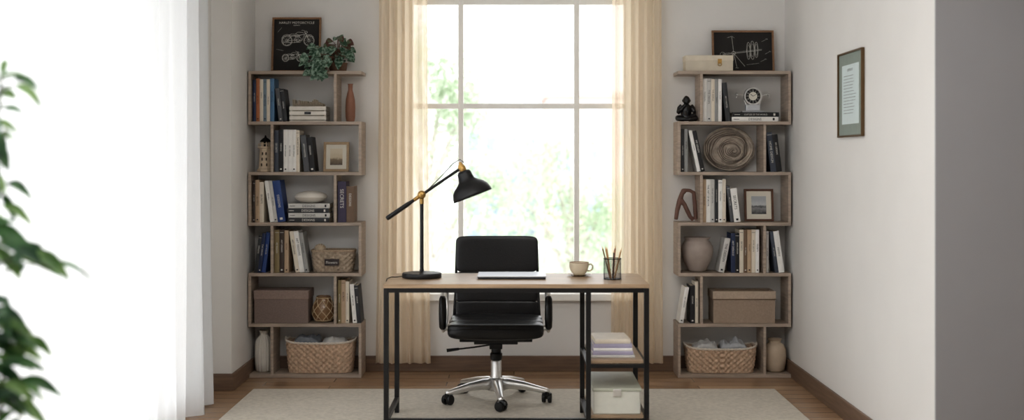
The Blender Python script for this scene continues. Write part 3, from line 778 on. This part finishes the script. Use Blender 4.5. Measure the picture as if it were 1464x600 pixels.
# ------------------------------------------------------------------ TRAILING PLANT
def leaf(g, base, tip, width, nrm, arch=.1, kind='lance', n=9, mi=0, fold=.25):
    b = Vector(base); t_ = Vector(tip); d = t_-b; L = d.length; nr = Vector(nrm); side = d.cross(nr).normalized(); nn = side.cross(d).normalized()
    vs = []; fs = []
    for i in range(n+1):
        t = i/n
        if kind == 'lance': w = math.sin(pi*min(1, t**.85))**.8
        else: w = (math.sin(pi*min(1, (t*.93+.05)**.6)))**.75
        w = max(w, .02)*width/2
        p = b+d*t+Vector((0, 0, 1))*arch*L*math.sin(pi*t)*1.0-Vector((0, 0, 1))*arch*L*.5*t*t
        up = nn*fold*w
        vs += [tuple(p-side*w+up), tuple(p-side*w*.5+up*.35), tuple(p), tuple(p+side*w*.5+up*.35), tuple(p+side*w+up)]
    for i in range(n):
        for k in range(4): fs.append((i*5+k, i*5+k+1, (i+1)*5+k+1, (i+1)*5+k))
    g.add(vs, fs, mi)
e = thing('potted_plant', 'trailing begonia with silver-patterned leaves in small wicker pot', 'plant', (-1.108, -.14, TZ[6]+e3))
mk('plant_pot', G().lathe([(.048, 0), (.052, .003), (.058, .05), (.060, .056), (.054, .056), (.052, .045), (.001, .045)], 36, rib=.02, nrib=18), pmat('brown_wicker', (116, 90, 74), .8, var=.25, scale=60, bump=.5), e, smooth=True, ang=9)
gf = G(); gs_ = G(); rr = random.Random(21)
for i in range(92):
    k = rr.random()
    if k < .45: c_ = [rr.uniform(-.15, .07), rr.uniform(-.09, .07), rr.uniform(.06, .17)]
    elif k < .66: c_ = [rr.uniform(-.04, .07), rr.uniform(-.07, .06), rr.uniform(.12, .23)]
    else: c_ = [rr.uniform(-.17, -.03), rr.uniform(-.155, -.115), rr.uniform(-.04, .10)]
    if c_[0] < -.02: c_[1] = min(c_[1], -.02)
    L = rr.uniform(.042, .064)
    out = Vector((c_[0]*1.2+rr.uniform(-.04, .04), -.03, -.07+rr.uniform(-.03, .06))).normalized()
    tip = Vector(c_)+out*L
    leaf(gf, c_, tip, L*.95, (rr.uniform(-.5, .5), -1, rr.uniform(.1, .9)), .12, 'heart', 7, mi=1 if (c_[2] > .15 and rr.random() < .5) else 0, fold=.18)
    gs_.tube([(rr.uniform(-.02, .02), rr.uniform(-.02, .02), .045), (c_[0]*.5, c_[1]*.5-.01, max(c_[2], .08)*.75+.03), c_], .0016, 5)
mk('foliage', gf, [leaf_mat('begonia_leaf', (60, 92, 72), (158, 182, 164), 60), leaf_mat('begonia_red_leaf', (96, 60, 54), (110, 124, 98), 40)], e, smooth=True, recalc=False, ang=9)
mk('stems', gs_, pmat('red_stem', (110, 74, 58), .6), e, smooth=True, ang=9)

# ------------------------------------------------------------------ FLOOR PLANT (near)
e = thing('potted_plant', 'tall leafy green houseplant in stoneware pot near voile curtain', 'plant', (-1.28, -4.72, 0))
mk('plant_pot', G().lathe([(.10, .001), (.115, .01), (.14, .36), (.145, .38), (.13, .38), (.125, .34), (.001, .34)], 40), pmat('stoneware', (206, 200, 190), .7, var=.05), e, smooth=True)
gf = G(); gs_ = G(); rr = random.Random(5)
stems = [[(0, 0, .34), (-.01, .01, .8), (.0, .02, 1.14), (.02, 0, 1.45), (.03, 0, 1.57)], [(.01, .02, .34), (.02, -.02, .67), (.03, -.05, .97), (.04, -.06, 1.18)], [(-.01, -.02, .34), (-.01, .06, .62), (.0, .09, .88), (.0, .1, 1.01)],
         [(.01, 0, 1.30), (.045, -.02, 1.36), (.05, -.03, 1.43)], [(.04, -.05, 1.10), (.11, -.05, 1.13), (.17, -.05, 1.09)]]
for s_ in stems: gs_.tube(s_, [.008, .006, .005, .004, .003][:len(s_)] if len(s_) > 3 else .0028, 8)
def tw(a, b, r=.0020): gs_.tube([a, ((a[0]+b[0])/2, (a[1]+b[1])/2, (a[2]+b[2])/2+.01), b], r, 6)
LV = [(.05, 1.555, .11, 1.530, .028), (.085, 1.535, .148, 1.480, .028), (.03, 1.56, .055, 1.60, .024), (.03, 1.55, .095, 1.56, .024), (.02, 1.515, .075, 1.505, .026), (.04, 1.54, .09, 1.50, .024),
      (.02, 1.445, .07, 1.42, .028), (.02, 1.42, .06, 1.36, .028), (.02, 1.38, .065, 1.325, .028), (.01, 1.33, .05, 1.27, .028), (.02, 1.48, .065, 1.47, .022), (.01, 1.30, .045, 1.24, .024), (.01, 1.27, .03, 1.20, .024),
      (.0, 1.180, .10, 1.165, .038), (.05, 1.155, .15, 1.11, .042), (.10, 1.13, .20, 1.065, .036), (.13, 1.10, .237, 1.055, .034), (.02, 1.155, .13, 1.11, .036), (.0, 1.14, .085, 1.085, .038), (.05, 1.12, .15, 1.07, .034), (.0, 1.19, .07, 1.205, .026), (.0, 1.12, .06, 1.06, .030),
      (.0, 1.01, .07, 1.005, .028), (.0, .99, .10, .95, .032), (.02, .97, .095, .90, .032), (.0, .92, .12, .90, .032), (.0, .92, .10, .84, .032), (.03, .86, .145, .845, .032), (.0, .86, .10, .785, .032), (.05, .81, .16, .77, .032),
      (.0, .80, .11, .73, .032), (.04, .76, .145, .705, .032), (.0, .95, .06, .965, .024), (.05, .90, .13, .865, .03), (.02, .78, .095, .735, .032)]
for (x0, z0, x1, z1, w) in LV:
    y0 = rr.uniform(-.05, .05); leaf(gf, (x0, y0, z0), (x1, y0+rr.uniform(-.04, .04), z1), w, (rr.uniform(-.3, .5), -rr.uniform(.3, 1), rr.uniform(.4, 1)), .12, 'lance', 10, mi=1 if rr.random() < .45 else 0)
    tw((.01, 0, z0-.03), (x0, y0, z0))
for i in range(70):
    z0 = rr.choice([rr.uniform(.56, 1.0), rr.uniform(.56, .98), rr.uniform(.62, .9), rr.uniform(1.08, 1.2), rr.uniform(1.22, 1.5)]); a = rr.uniform(-2.0, 1.6)
    L = rr.uniform(.045, .08); x0 = rr.uniform(-.02, .07 if z0 < 1.2 else .03); y0 = rr.uniform(-.06, .08)
    dx = math.cos(a)*L; dx = dx if x0+dx > -.10 else -.02
    leaf(gf, (x0, y0, z0), (x0+dx, y0+math.sin(a)*L, z0-rr.uniform(-.02, .06)), rr.uniform(.022, .030), (rr.uniform(-.4, .4), -rr.uniform(.2, 1), rr.uniform(.4, 1)), .15, 'lance', 8, mi=1 if rr.random() < .45 else 0)
    tw((.01, 0, z0-.03), (x0, y0, z0))
mk('foliage', gf, [leaf_mat('houseplant_leaf', (38, 74, 46), (72, 112, 64), 14, .18), leaf_mat('houseplant_young_leaf', (80, 116, 62), (122, 154, 92), 14, .3)], e, smooth=True, recalc=False, ang=9)
mk('stems', gs_, pmat('green_stem', (72, 80, 52), .7), e, smooth=True, ang=9)

# ------------------------------------------------------------------ DESK
DX0, DX1, DY0, DY1 = -.636, .658, -1.841, -1.285
RZ = .0115
e = thing('desk', 'oak-topped desk with black square steel frame and side shelves', 'desk', (0, 0, RZ))
DT = .75-RZ
mk('desktop', G().box(DX0, DX1, DY0, DY1, DT-.020, DT), M_desk, e, bevel=.0015)
t = .024
def post(x, y): mk('leg', G().box(x-t/2, x+t/2, y-t/2, y+t/2, 0, DT-.02), M_blackmetal, e, bevel=.0015)
xs = (DX0+.013, DX1-.013, .362); ys = (DY0+.013, DY1-.013)
for x in xs:
    for y in ys: post(x, y)
g = G()
for y in ys: g.box(DX0+.026, DX1-.026, y-t/2+.001, y+t/2-.001, DT-.042, DT-.0205)
for x in xs: g.box(x-t/2+.001, x+t/2-.001, ys[0]+t/2, ys[1]-t/2, DT-.042, DT-.0205); g.box(x-t/2+.001, x+t/2-.001, ys[0]+t/2, ys[1]-t/2, .062, .084)
g.box(xs[0]+t/2, xs[2]-t/2, ys[0]-.010, ys[0]+.010, .062, .084)
for zz in (.062, .330):
    for y in ys: g.box(xs[2]+t/2, xs[1]-t/2, y-.010, y+.010, zz, zz+.018)
for x in (xs[1], xs[2]): g.box(x-.010, x+.010, ys[0]+t/2, ys[1]-t/2, .330, .348)
mk('rail_frame', g, M_blackmetal, e, bevel=.001)
for zz in (.0805, .3485): mk('side_shelf', G().box(xs[2]+.013, xs[1]-.013, DY0+.026, DY1-.026, zz, zz+.016), M_desk, e, bevel=.001)
cxs = (xs[1]+xs[2])/2
zs = RZ+.3485+.016+.0004
def plain_stack(items, x, y, z, grp):
    for i, (w, d, t_, col, rot, lab) in enumerate(items):
        b = flat_book(x-w/2, x+w/2, z, t_, col, None, lab, grp, y0=y-d/2, d=d, rot=rot); z += t_+.0004
PAL['lilac'] = (172, 166, 188)
plain_stack([(.215, .27, .014, 'silver', 0, 'light grey magazine at the bottom of the desk shelf pile'), (.20, .26, .018, 'lilac', .03, 'lilac softcover book in the desk shelf pile'),
             (.19, .25, .014, 'white', -.03, 'white softcover book in the desk shelf pile'), (.19, .24, .020, 'lilac', 0, 'pale lilac book in the desk shelf pile'), (.175, .23, .022, 'cream', .04, 'cream hardcover book on top of the desk shelf pile')],
            cxs-.015, -1.62, zs, 'books on the desk shelf')
zb = RZ+.0805+.016+.0004
M_sage = pmat('sage_lid', (188, 190, 175), .5, var=.04); M_clear = pmat('frosted_cream_plastic', (216, 215, 205), .35, var=.03)
e2 = thing('storage_box', 'low cream plastic box with sage lid under desk shelf', 'box', (cxs, -1.57, zb))
mk('box_body', G().box(-.116, .116, -.235, .215, 0, .116), M_clear, e2, bevel=.006)
mk('lid', G().box(-.121, .121, -.24, .22, .114, .130), M_sage, e2, bevel=.004)
mk('lid_catch', G().box(-.02, .02, -.246, -.24, .091, .125), M_chrome, e2, bevel=.001)

ZD = .75+.0004
e = thing('laptop', 'closed silver laptop lying on the desktop', 'laptop', (-.012, -1.50, ZD), (0, 0, 0))
mk('laptop_base', G().box(-.172, .172, -.115, .115, .001, .010), pmat('dark_aluminium', (64, 66, 70), .35, .7), e, bevel=.003)
mk('laptop_lid', G().box(-.175, .175, -.118, .118, .0105, .017), pmat('silver_aluminium', (176, 178, 182), .3, .8, var=.02), e, bevel=.003)
lathe_thing('saucer', [(.028, 0), (.032, .002), (.060, .009), (.066, .012), (.060, .0115), (.034, .005), (.001, .004)], pmat('cream_glaze', (218, 206, 186), .3, var=.05), (.340, -1.43, ZD), 'cream stoneware saucer under the coffee cup', 'saucer')
e = thing('coffee_cup', 'cream stoneware coffee cup with brown rim on a saucer', 'cup', (.338, -1.43, ZD+.0055))
mk('cup_body', G().lathe([(.026, 0), (.030, .003), (.044, .020), (.050, .042), (.051, .064), (.047, .064), (.045, .040), (.025, .008), (.001, .007)], 40), pmat('cream_glaze2', (222, 210, 188), .3, var=.06), e, smooth=True)
mk('cup_rim', G().tube([(.049*math.cos(2*pi*k/40), .049*math.sin(2*pi*k/40), .064) for k in range(40)], .0022, 8, closed=True), pmat('brown_glaze', (140, 104, 74), .3), e, smooth=True, ang=9)
mk('cup_handle', G().tube([(.048, 0, .052), (.062, 0, .056), (.072, 0, .045), (.070, 0, .030), (.058, 0, .020), (.044, 0, .020)], .0045, 10), pmat('cream_glaze2', (0, 0, 0)), e, smooth=True, ang=9)
# pencil cup
PX, PY = .498, -1.60
e = thing('pencil_holder', 'black wire mesh pencil holder on the desktop', 'pencil holder', (PX, PY, ZD))
g = G(); R_ = .044; Hc = .104
for zz in (.002, Hc): g.tube([(R_*math.cos(2*pi*k/40), R_*math.sin(2*pi*k/40), zz) for k in range(40)], .0022, 6, closed=True)
g.lathe([(R_-.001, 0), (R_-.001, .0025), (.001, .0025)], 32)
mk('holder_rim', g, M_blackmetal, e, smooth=True)
g = G()
for k in range(32):
    a = 2*pi*k/32
    for sg in (-1, 1):
        g.tube([(R_*math.cos(a+sg*t_*1.2), R_*math.sin(a+sg*t_*1.2), .002+(Hc-.002)*t_) for t_ in (0, .25, .5, .75, 1)], .0006, 4)
mk('wire_mesh', g, M_blackmetal, e)
rr = random.Random(3)
cols = [('natural wood', (196, 156, 114)), ('reddish-brown', (150, 92, 70)), ('natural wood', (206, 168, 128)), ('brown', (132, 96, 72)), ('tan', (190, 148, 108)), ('dark grey', (74, 70, 68)), ('natural wood', (200, 162, 120))]
for k, (cn, cc) in enumerate(cols):
    a = 2*pi*k/7+.3
    p0 = Vector((.012*math.cos(a), .012*math.sin(a), .0045)); p1 = Vector((.037*math.cos(a), .037*math.sin(a), Hc)); d = (p1-p0).normalized(); L = .168+rr.uniform(-.016, .012)
    tp = thing('pencil', f'{cn} pencil standing in the mesh holder', 'pencil', (PX, PY, ZD), group='pencils in the mesh holder')
    mk('pencil_barrel', G().tube([p0, p0+d*(L-.016)], .0036, 6), pmat('pencil_'+str(cc), cc, .4), tp)
    mk('pencil_tip', G().tube([p0+d*(L-.016), p0+d*(L-.004), p0+d*L], [.0034, .0012, .0004], 8), pmat('sharpened_wood', (222, 188, 148), .7), tp)

# ------------------------------------------------------------------ DESK LAMP
e = thing('desk_lamp', 'black articulated desk lamp with brass joints and bell shade', 'lamp', (-.473, -1.53, ZD))
mk('lamp_base', G().lathe([(.098, 0), (.101, .004), (.101, .020), (.097, .026), (.030, .030), (.012, .034), (.010, .045)], 48), M_blackmetal, e, smooth=True)
mk('lamp_pole', G().tube([(0, 0, .03), (0, 0, .42)], .0095, 14), M_blackmetal, e, smooth=True)
g = G(); jm = Matrix.Translation((0, 0, .425)) @ Matrix.Rotation(pi/2, 4, 'X')
g.lathe([(.017, -.016), (.021, -.012), (.021, .012), (.017, .016)], 24, M=jm); g.lathe([(.008, .016), (.013, .02), (.013, .032), (.008, .034)], 16, M=jm); g.tube([(0, 0, .378), (0, 0, .41)], .0112, 14)
mk('pivot_joint', g, M_brass, e, smooth=True)
A0 = Vector((-.180, 0, .302)); A1 = Vector((.195, 0, .557)); dA = (A1-A0).normalized()
g = G().tube([A0, A0+dA*.01, A0+dA*.13, A0+dA*.17, A1], [.010, .0125, .0115, .0075, .0075], 14)
mk('lamp_arm', g, M_blackmetal, e, smooth=True)
g = G().tube([A0+dA*.17, A0+dA*.20], .0095, 14); mk('arm_collar', g, M_brass, e, smooth=True)
sh = Matrix.Translation((.212, 0, .548)) @ Matrix.Rotation(math.radians(-21), 4, 'Y')
g = G(); jm = Matrix.Translation((.203, 0, .566)) @ Matrix.Rotation(pi/2, 4, 'X')
g.lathe([(.013, -.012), (.017, -.009), (.017, .009), (.013, .012)], 20, M=jm); g.lathe([(.015, -.008), (.018, -.004), (.018, .018), (.012, .030), (.008, .038), (.008, .046)], 24, M=sh)
mk('shade_joint', g, M_brass, e, smooth=True)
P_ = [(.016, 0), (.030, -.004), (.036, -.014), (.038, -.034), (.042, -.052), (.058, -.066), (.078, -.080), (.094, -.10), (.1025, -.125), (.104, -.140)]
o = mk('lamp_shade', G().lathe(P_+[(r-.0025, z_) for r, z_ in reversed(P_[2:])]+[(.001, -.016)], 48, M=sh), [M_blackmetal], e, smooth=True, ang=9)
g = G().lathe([(.014, -.016), (.015, -.05), (.026, -.075), (.030, -.095), (.022, -.115), (.001, -.122)], 24, M=sh); mk('light_bulb', g, pmat('opal_glass', (235, 232, 224), .3), e, smooth=True)
g = G().tube([(0, .012, .40), (.03, .014, .45), (.10, .014, .52), (.16, .014, .585), (.195, .01, .605), (.215, .006, .59)], .0022, 6)
g.tube([(-.095, 0, .008), (-.13, -.01, .004), (-.155, -.03, .006), (-.172, -.06, .0), (-.178, -.08, -.03), (-.176, -.085, -.07), (-.172, -.08, -.09)], .0024, 6)
mk('power_cord', g, M_blackpl, e, smooth=True, ang=9)

# ------------------------------------------------------------------ OFFICE CHAIR
e = thing('office_chair', 'black leather office chair with satin aluminium five-star base', 'chair', (-.100, -.985, RZ+.0004), (0, 0, 0))
g = G()
sw = .262
for (yc, zc, ry, rz, rx) in ((.14, .425, .088, .032, 0), (-.015, .426, .088, .034, 0), (-.165, .420, .088, .040, 0)):
    g.ell((0, yc, zc), (sw, ry, rz), .36, 40, 16)
g.ell((0, -.215, .408), (sw-.004, .042, .038), .55, 40, 14)
mk('seat', g, M_leather, e, smooth=True, ang=9)
g = G()
Bm = Matrix.Translation((0, .235, .44)) @ Matrix.Rotation(math.radians(-6), 4, 'X')
for (zc, rz, ry) in ((.035, .052, .022), (.125, .045, .020), (.21, .045, .020), (.356, .106, .020)):
    g.ell((0, 0, zc), (.239, ry, rz), .22, 48, 24, M=Bm)
mk('backrest', g, M_leather, e, smooth=True, ang=9)
for sx in (-1, 1):
    g = G()
    g.tube([(sx*.247, -.22, .40), (sx*.25, 0, .405), (sx*.25, .17, .405), (sx*.247, .228, .43), (sx*.24, .262, .56), (sx*.232, .288, .84)], .008, 8)
    mk('side_rail', g, M_blackpl, e, smooth=True, ang=9)
for sx in (-1, 1):
    X = sx*.287
    loop = [(X, .22, .52), (X, .215, .60), (X, .15, .645), (X, .0, .65), (X, -.12, .645), (X, -.175, .635), (X, -.198, .60), (X, -.20, .50), (X, -.190, .43), (X, -.14, .408), (X, 0, .400), (X, .13, .41), (X, .2, .45)]
    a = bpy.data.objects.new('armrest', None); link(a, e); a['label'] = 'chrome loop armrest with black sleeve'
    g = G().tube(loop, .010, 10, closed=True); g.tube([(X, -.02, .400), (sx*.24, -.02, .398)], .009, 8); g.tube([(X, .10, .405), (sx*.24, .10, .402)], .009, 8)
    mk('arm_loop', g, M_chrome, a, smooth=True, ang=9)
    g = G().tube([(X, -.199, .605), (X, -.200, .59), (X, -.201, .54), (X, -.201, .48), (X, -.194, .435), (X, -.190, .425)], [.012, .019, .021, .021, .019, .012], 12)
    g.tube([(X, .10, .649), (X, .0, .652), (X, -.10, .648)], .014, 12)
    mk('arm_sleeve', g, M_leather, a, smooth=True, ang=9)
g = G().box(-.17, .17, -.09, .10, .355, .392); g.box(-.12, .12, -.12, .12, .33, .357); g.box(-.035, .035, -.13, .13, .305, .335); g.tube([(-.20, -.10, .35), (.20, -.10, .35)], .010, 10); g.tube([(-.21, .09, .37), (.21, .09, .37)], .009, 10)
mk('tilt_mechanism', g, M_blackpl, e, bevel=.005)
g = G().tube([(-.03, -.05, .318), (-.12, -.06, .306), (-.20, -.07, .298), (-.215, -.07, .297)], .0045, 8); g.tube([(-.205, -.07, .298), (-.272, -.075, .290)], [.007, .010], 10)
mk('height_lever', g, M_blackpl, e, smooth=True)
mk('gas_column', G().lathe([(.036, .07), (.036, .13), (.030, .14), (.030, .22), (.026, .225), (.016, .23), (.016, .31)], 28), M_chrome, e, smooth=True)
mk('column_collar', G().lathe([(.031, .228), (.034, .235), (.034, .262), (.027, .27), (.027, .306), (.032, .308)], 24), M_blackpl, e, smooth=True)
g = G().lathe([(.036, .055), (.052, .06), (.053, .10), (.042, .128), (.036, .13)], 28)
CA = [math.radians(a) for a in (-84, -12, 60, 132, 204)]
for a in CA:
    c0, s0 = math.cos(a), math.sin(a)
    g.tube([(c0*r, s0*r, zz) for r, zz in ((.025, .094), (.08, .096), (.16, .088), (.235, .074), (.285, .064), (.302, .063))], [.036, .030, .024, .019, .017, .013], 12)
mk('star_base', g, M_chrome, e, smooth=True, ang=9)
for k, a in enumerate(CA):
    cx_, cy_ = .288*math.cos(a), .288*math.sin(a)
    cs = bpy.data.objects.new('caster', None); link(cs, e, (cx_, cy_, 0), (0, 0, a+.9+k*.7))
    for sy in (-1, 1):
        Mw_ = Matrix.Translation((0, sy*.016, .0275)) @ Matrix.Rotation(pi/2, 4, 'X')
        g = G().lathe([(.016, -.011), (.025, -.010), (.0275, -.005), (.0275, .005), (.025, .010), (.016, .011)], 24, M=Mw_)
        mk('caster_wheel', g, M_blackpl, cs, smooth=True)
    g = G().tube([(0, 0, .02), (0, 0, .058)], .006, 8); g.tube([(-.022, 0, .035), (-.012, 0, .050), (.006, 0, .056), (.024, 0, .046), (.028, 0, .034)], .014, 10)
    mk('caster_fork', g, M_blackpl, cs, smooth=True)

# ------------------------------------------------------------------ OUTSIDE
g = G().box(-60, 60, .3, 120, -5.2, -5); o = mk('ground', g, pmat('outdoor_ground', (215, 217, 212), .9, var=.1, scale=.3)); struct(o)
M_tl = leaf_mat('tree_leaf', (190, 205, 180), (220, 228, 212), .8, .45)
M_bark = pmat('tree_bark', (196, 190, 182), .9, var=.2)
def tree(x, y, zc, blobs, nleaf, seed, lab, size=.13):
    rr = random.Random(seed)
    e = thing('tree', lab, 'tree', (x, y, -5))
    g = G().tube([(0, 0, 0), (.1, 0, 2), (0, .1, 4), (.05, 0, 6)], [.2, .16, .11, .04], 10)
    for b in blobs: g.tube([(0, .1, max(1.5, b[2]+5-1.6)), (b[0]*.6, b[1]*.6, b[2]+5-.4), (b[0], b[1], b[2]+5)], [.06, .035, .015], 6)
    mk('trunk', g, M_bark, e, smooth=True)
    f = G(); vs = []; fs = []
    for i in range(nleaf):
        b = rr.choice(blobs)
        while True:
            p = Vector((rr.uniform(-1, 1), rr.uniform(-1, 1), rr.uniform(-1, 1)))
            if p.length < 1: break
        p = p*(.45+.75*p.length)
        c_ = Vector((b[0]+p.x*b[3], b[1]+p.y*b[3], b[2]+5+p.z*b[4]))
        u = Vector((rr.gauss(0, 1), rr.gauss(0, 1), rr.gauss(0, 1))).normalized(); v = u.orthogonal().normalized(); s_ = size*rr.uniform(.6, 1.3)
        k = len(vs); vs += [tuple(c_-u*s_*.5), tuple(c_+v*s_*.28), tuple(c_+u*s_*.5), tuple(c_-v*s_*.28)]; fs.append((k, k+1, k+2, k+3))
    f.add(vs, fs); mk('foliage', f, M_tl, e, recalc=False)
tree(-1.5, 13, 0, [(0, 0, .5, 1.3, 1.3), (.9, .3, -.6, 1.3, .9), (-.4, -.2, 1.9, .8, .9), (.3, .2, 2.6, .6, .7), (-.3, 0, 3.2, .6, .6), (1.1, 0, 1.0, .8, .8), (.7, 0, 2.2, .5, .5)], 7000, 1, 'tall pale green leafy tree outside the window', .10)
tree(1.1, 16, 0, [(0, 0, -.6, 1.5, 1.2), (-1.0, .3, .6, 1.1, 1.0), (.8, 0, -1.6, 1.3, 1.0), (-.4, 0, 1.4, .8, .9), (.6, 0, .2, .8, .7)], 7000, 2, 'rounded pale green tree outside the window', .11)
tree(2.6, 20, 0, [(0, 0, -2.2, 1.7, 1.0), (-1.4, 0, -2.0, 1.5, 1.0), (.9, 0, -1.8, .8, .7), (-.6, 0, -1.0, .9, .7)], 6000, 3, 'low bushy green tree in front of the apartment block', .13)
def building(x0, x1, y, z1, col, lab, rows, cols_):
    e = thing('building', lab, 'building', (x0, y, -5))
    w = x1-x0; h = z1+5
    g = G().box(0, w, 0, 8, 0, h); g.box(-.15, w+.15, -.15, 8.15, h, h+.25)
    mk('facade', g, pmat('render_'+lab[:9], col, .9, var=.03, scale=.5), e)
    wm = None
    for r in range(rows):
        for c_ in range(cols_):
            if wm is None:
                g = G().box(-.4, .4, -.04, .02, -.6, .6).box(-.46, .46, -.02, .02, -.66, .66, 1); wm = mk('building_window', g, [pmat('far_glass', (166, 186, 204), .5), M_white], e); o = wm
            else:
                o = wm.copy(); COL.objects.link(o); o.parent = e
            o.location = ((c_+.5)*w/cols_, 0, h-1.2-r*1.9)
building(1.6, 9.5, 50, 4.4, (214, 194, 188), 'salmon rendered apartment block with rows of windows', 6, 5)
building(-2.9, 1.4, 62, 3.6, (212, 216, 218), 'pale grey apartment block with rows of windows', 5, 4)

# ------------------------------------------------------------------ LIGHT
w = bpy.data.worlds.new('World'); scene.world = w; w.use_nodes = True
nt = w.node_tree; bg = nt.nodes['Background']
bg.inputs[0].default_value = (.97, .985, 1, 1); bg.inputs[1].default_value = 2.0
def area(name, loc, rot, sx, sy, power, col=(1, 1, 1), portal=False, spread=None):
    l = bpy.data.lights.new(name, 'AREA'); l.shape = 'RECTANGLE'; l.size = sx; l.size_y = sy; l.energy = power; l.color = col
    if portal: l.cycles.is_portal = True
    if spread: l.spread = spread
    o = bpy.data.objects.new(name, l); COL.objects.link(o); o.location = loc; o.rotation_euler = rot; return o
area('window_portal', ((WX0+WX1)/2, .19, (WZ0+WZ1)/2), (-pi/2, 0, 0), WX1-WX0, WZ1-WZ0, 1, portal=True)
sd = area('side_daylight', (-2.45, -4.3, 1.5), (0, 0, 0), 4.8, 2.6, 118, (.985, .993, 1), spread=math.radians(100))
sd.rotation_euler = Vector((1, .55, -.12)).to_track_quat('-Z', 'Z').to_euler()
area('ceiling_fill', (.2, -3.9, 2.77), (math.radians(14), 0, 0), 2.4, 2.6, 70, (1, .98, .95))  # added fill to lift the room, no visible ceiling fixture
s_ = bpy.data.lights.new('sun', 'SUN'); s_.energy = 2.2; s_.angle = .02; s_.color = (1, .98, .96)
so = bpy.data.objects.new('sun', s_); COL.objects.link(so); so.rotation_euler = Vector((-.3, .75, -.6)).to_track_quat('-Z', 'Y').to_euler()

# ------------------------------------------------------------------ CAMERA
cd = bpy.data.cameras.new('camera'); cam = bpy.data.objects.new('camera', cd); COL.objects.link(cam)
cam.location = (0, -7.623, 1.355); cam.rotation_euler = (pi/2, 0, 0)
cd.sensor_width = 36; cd.lens = 36*1700/1464; cd.shift_x = -3/1464; cd.shift_y = -72/1464
cd.dof.use_dof = True; cd.dof.focus_distance = 6.9; cd.dof.aperture_fstop = 1.3
scene.camera = cam
scene.view_settings.view_transform = 'Standard'
try:
    scene.view_settings.look = 'Medium High Contrast'
except Exception as ex:
    print('look not available', ex)
scene.view_settings.exposure = .0
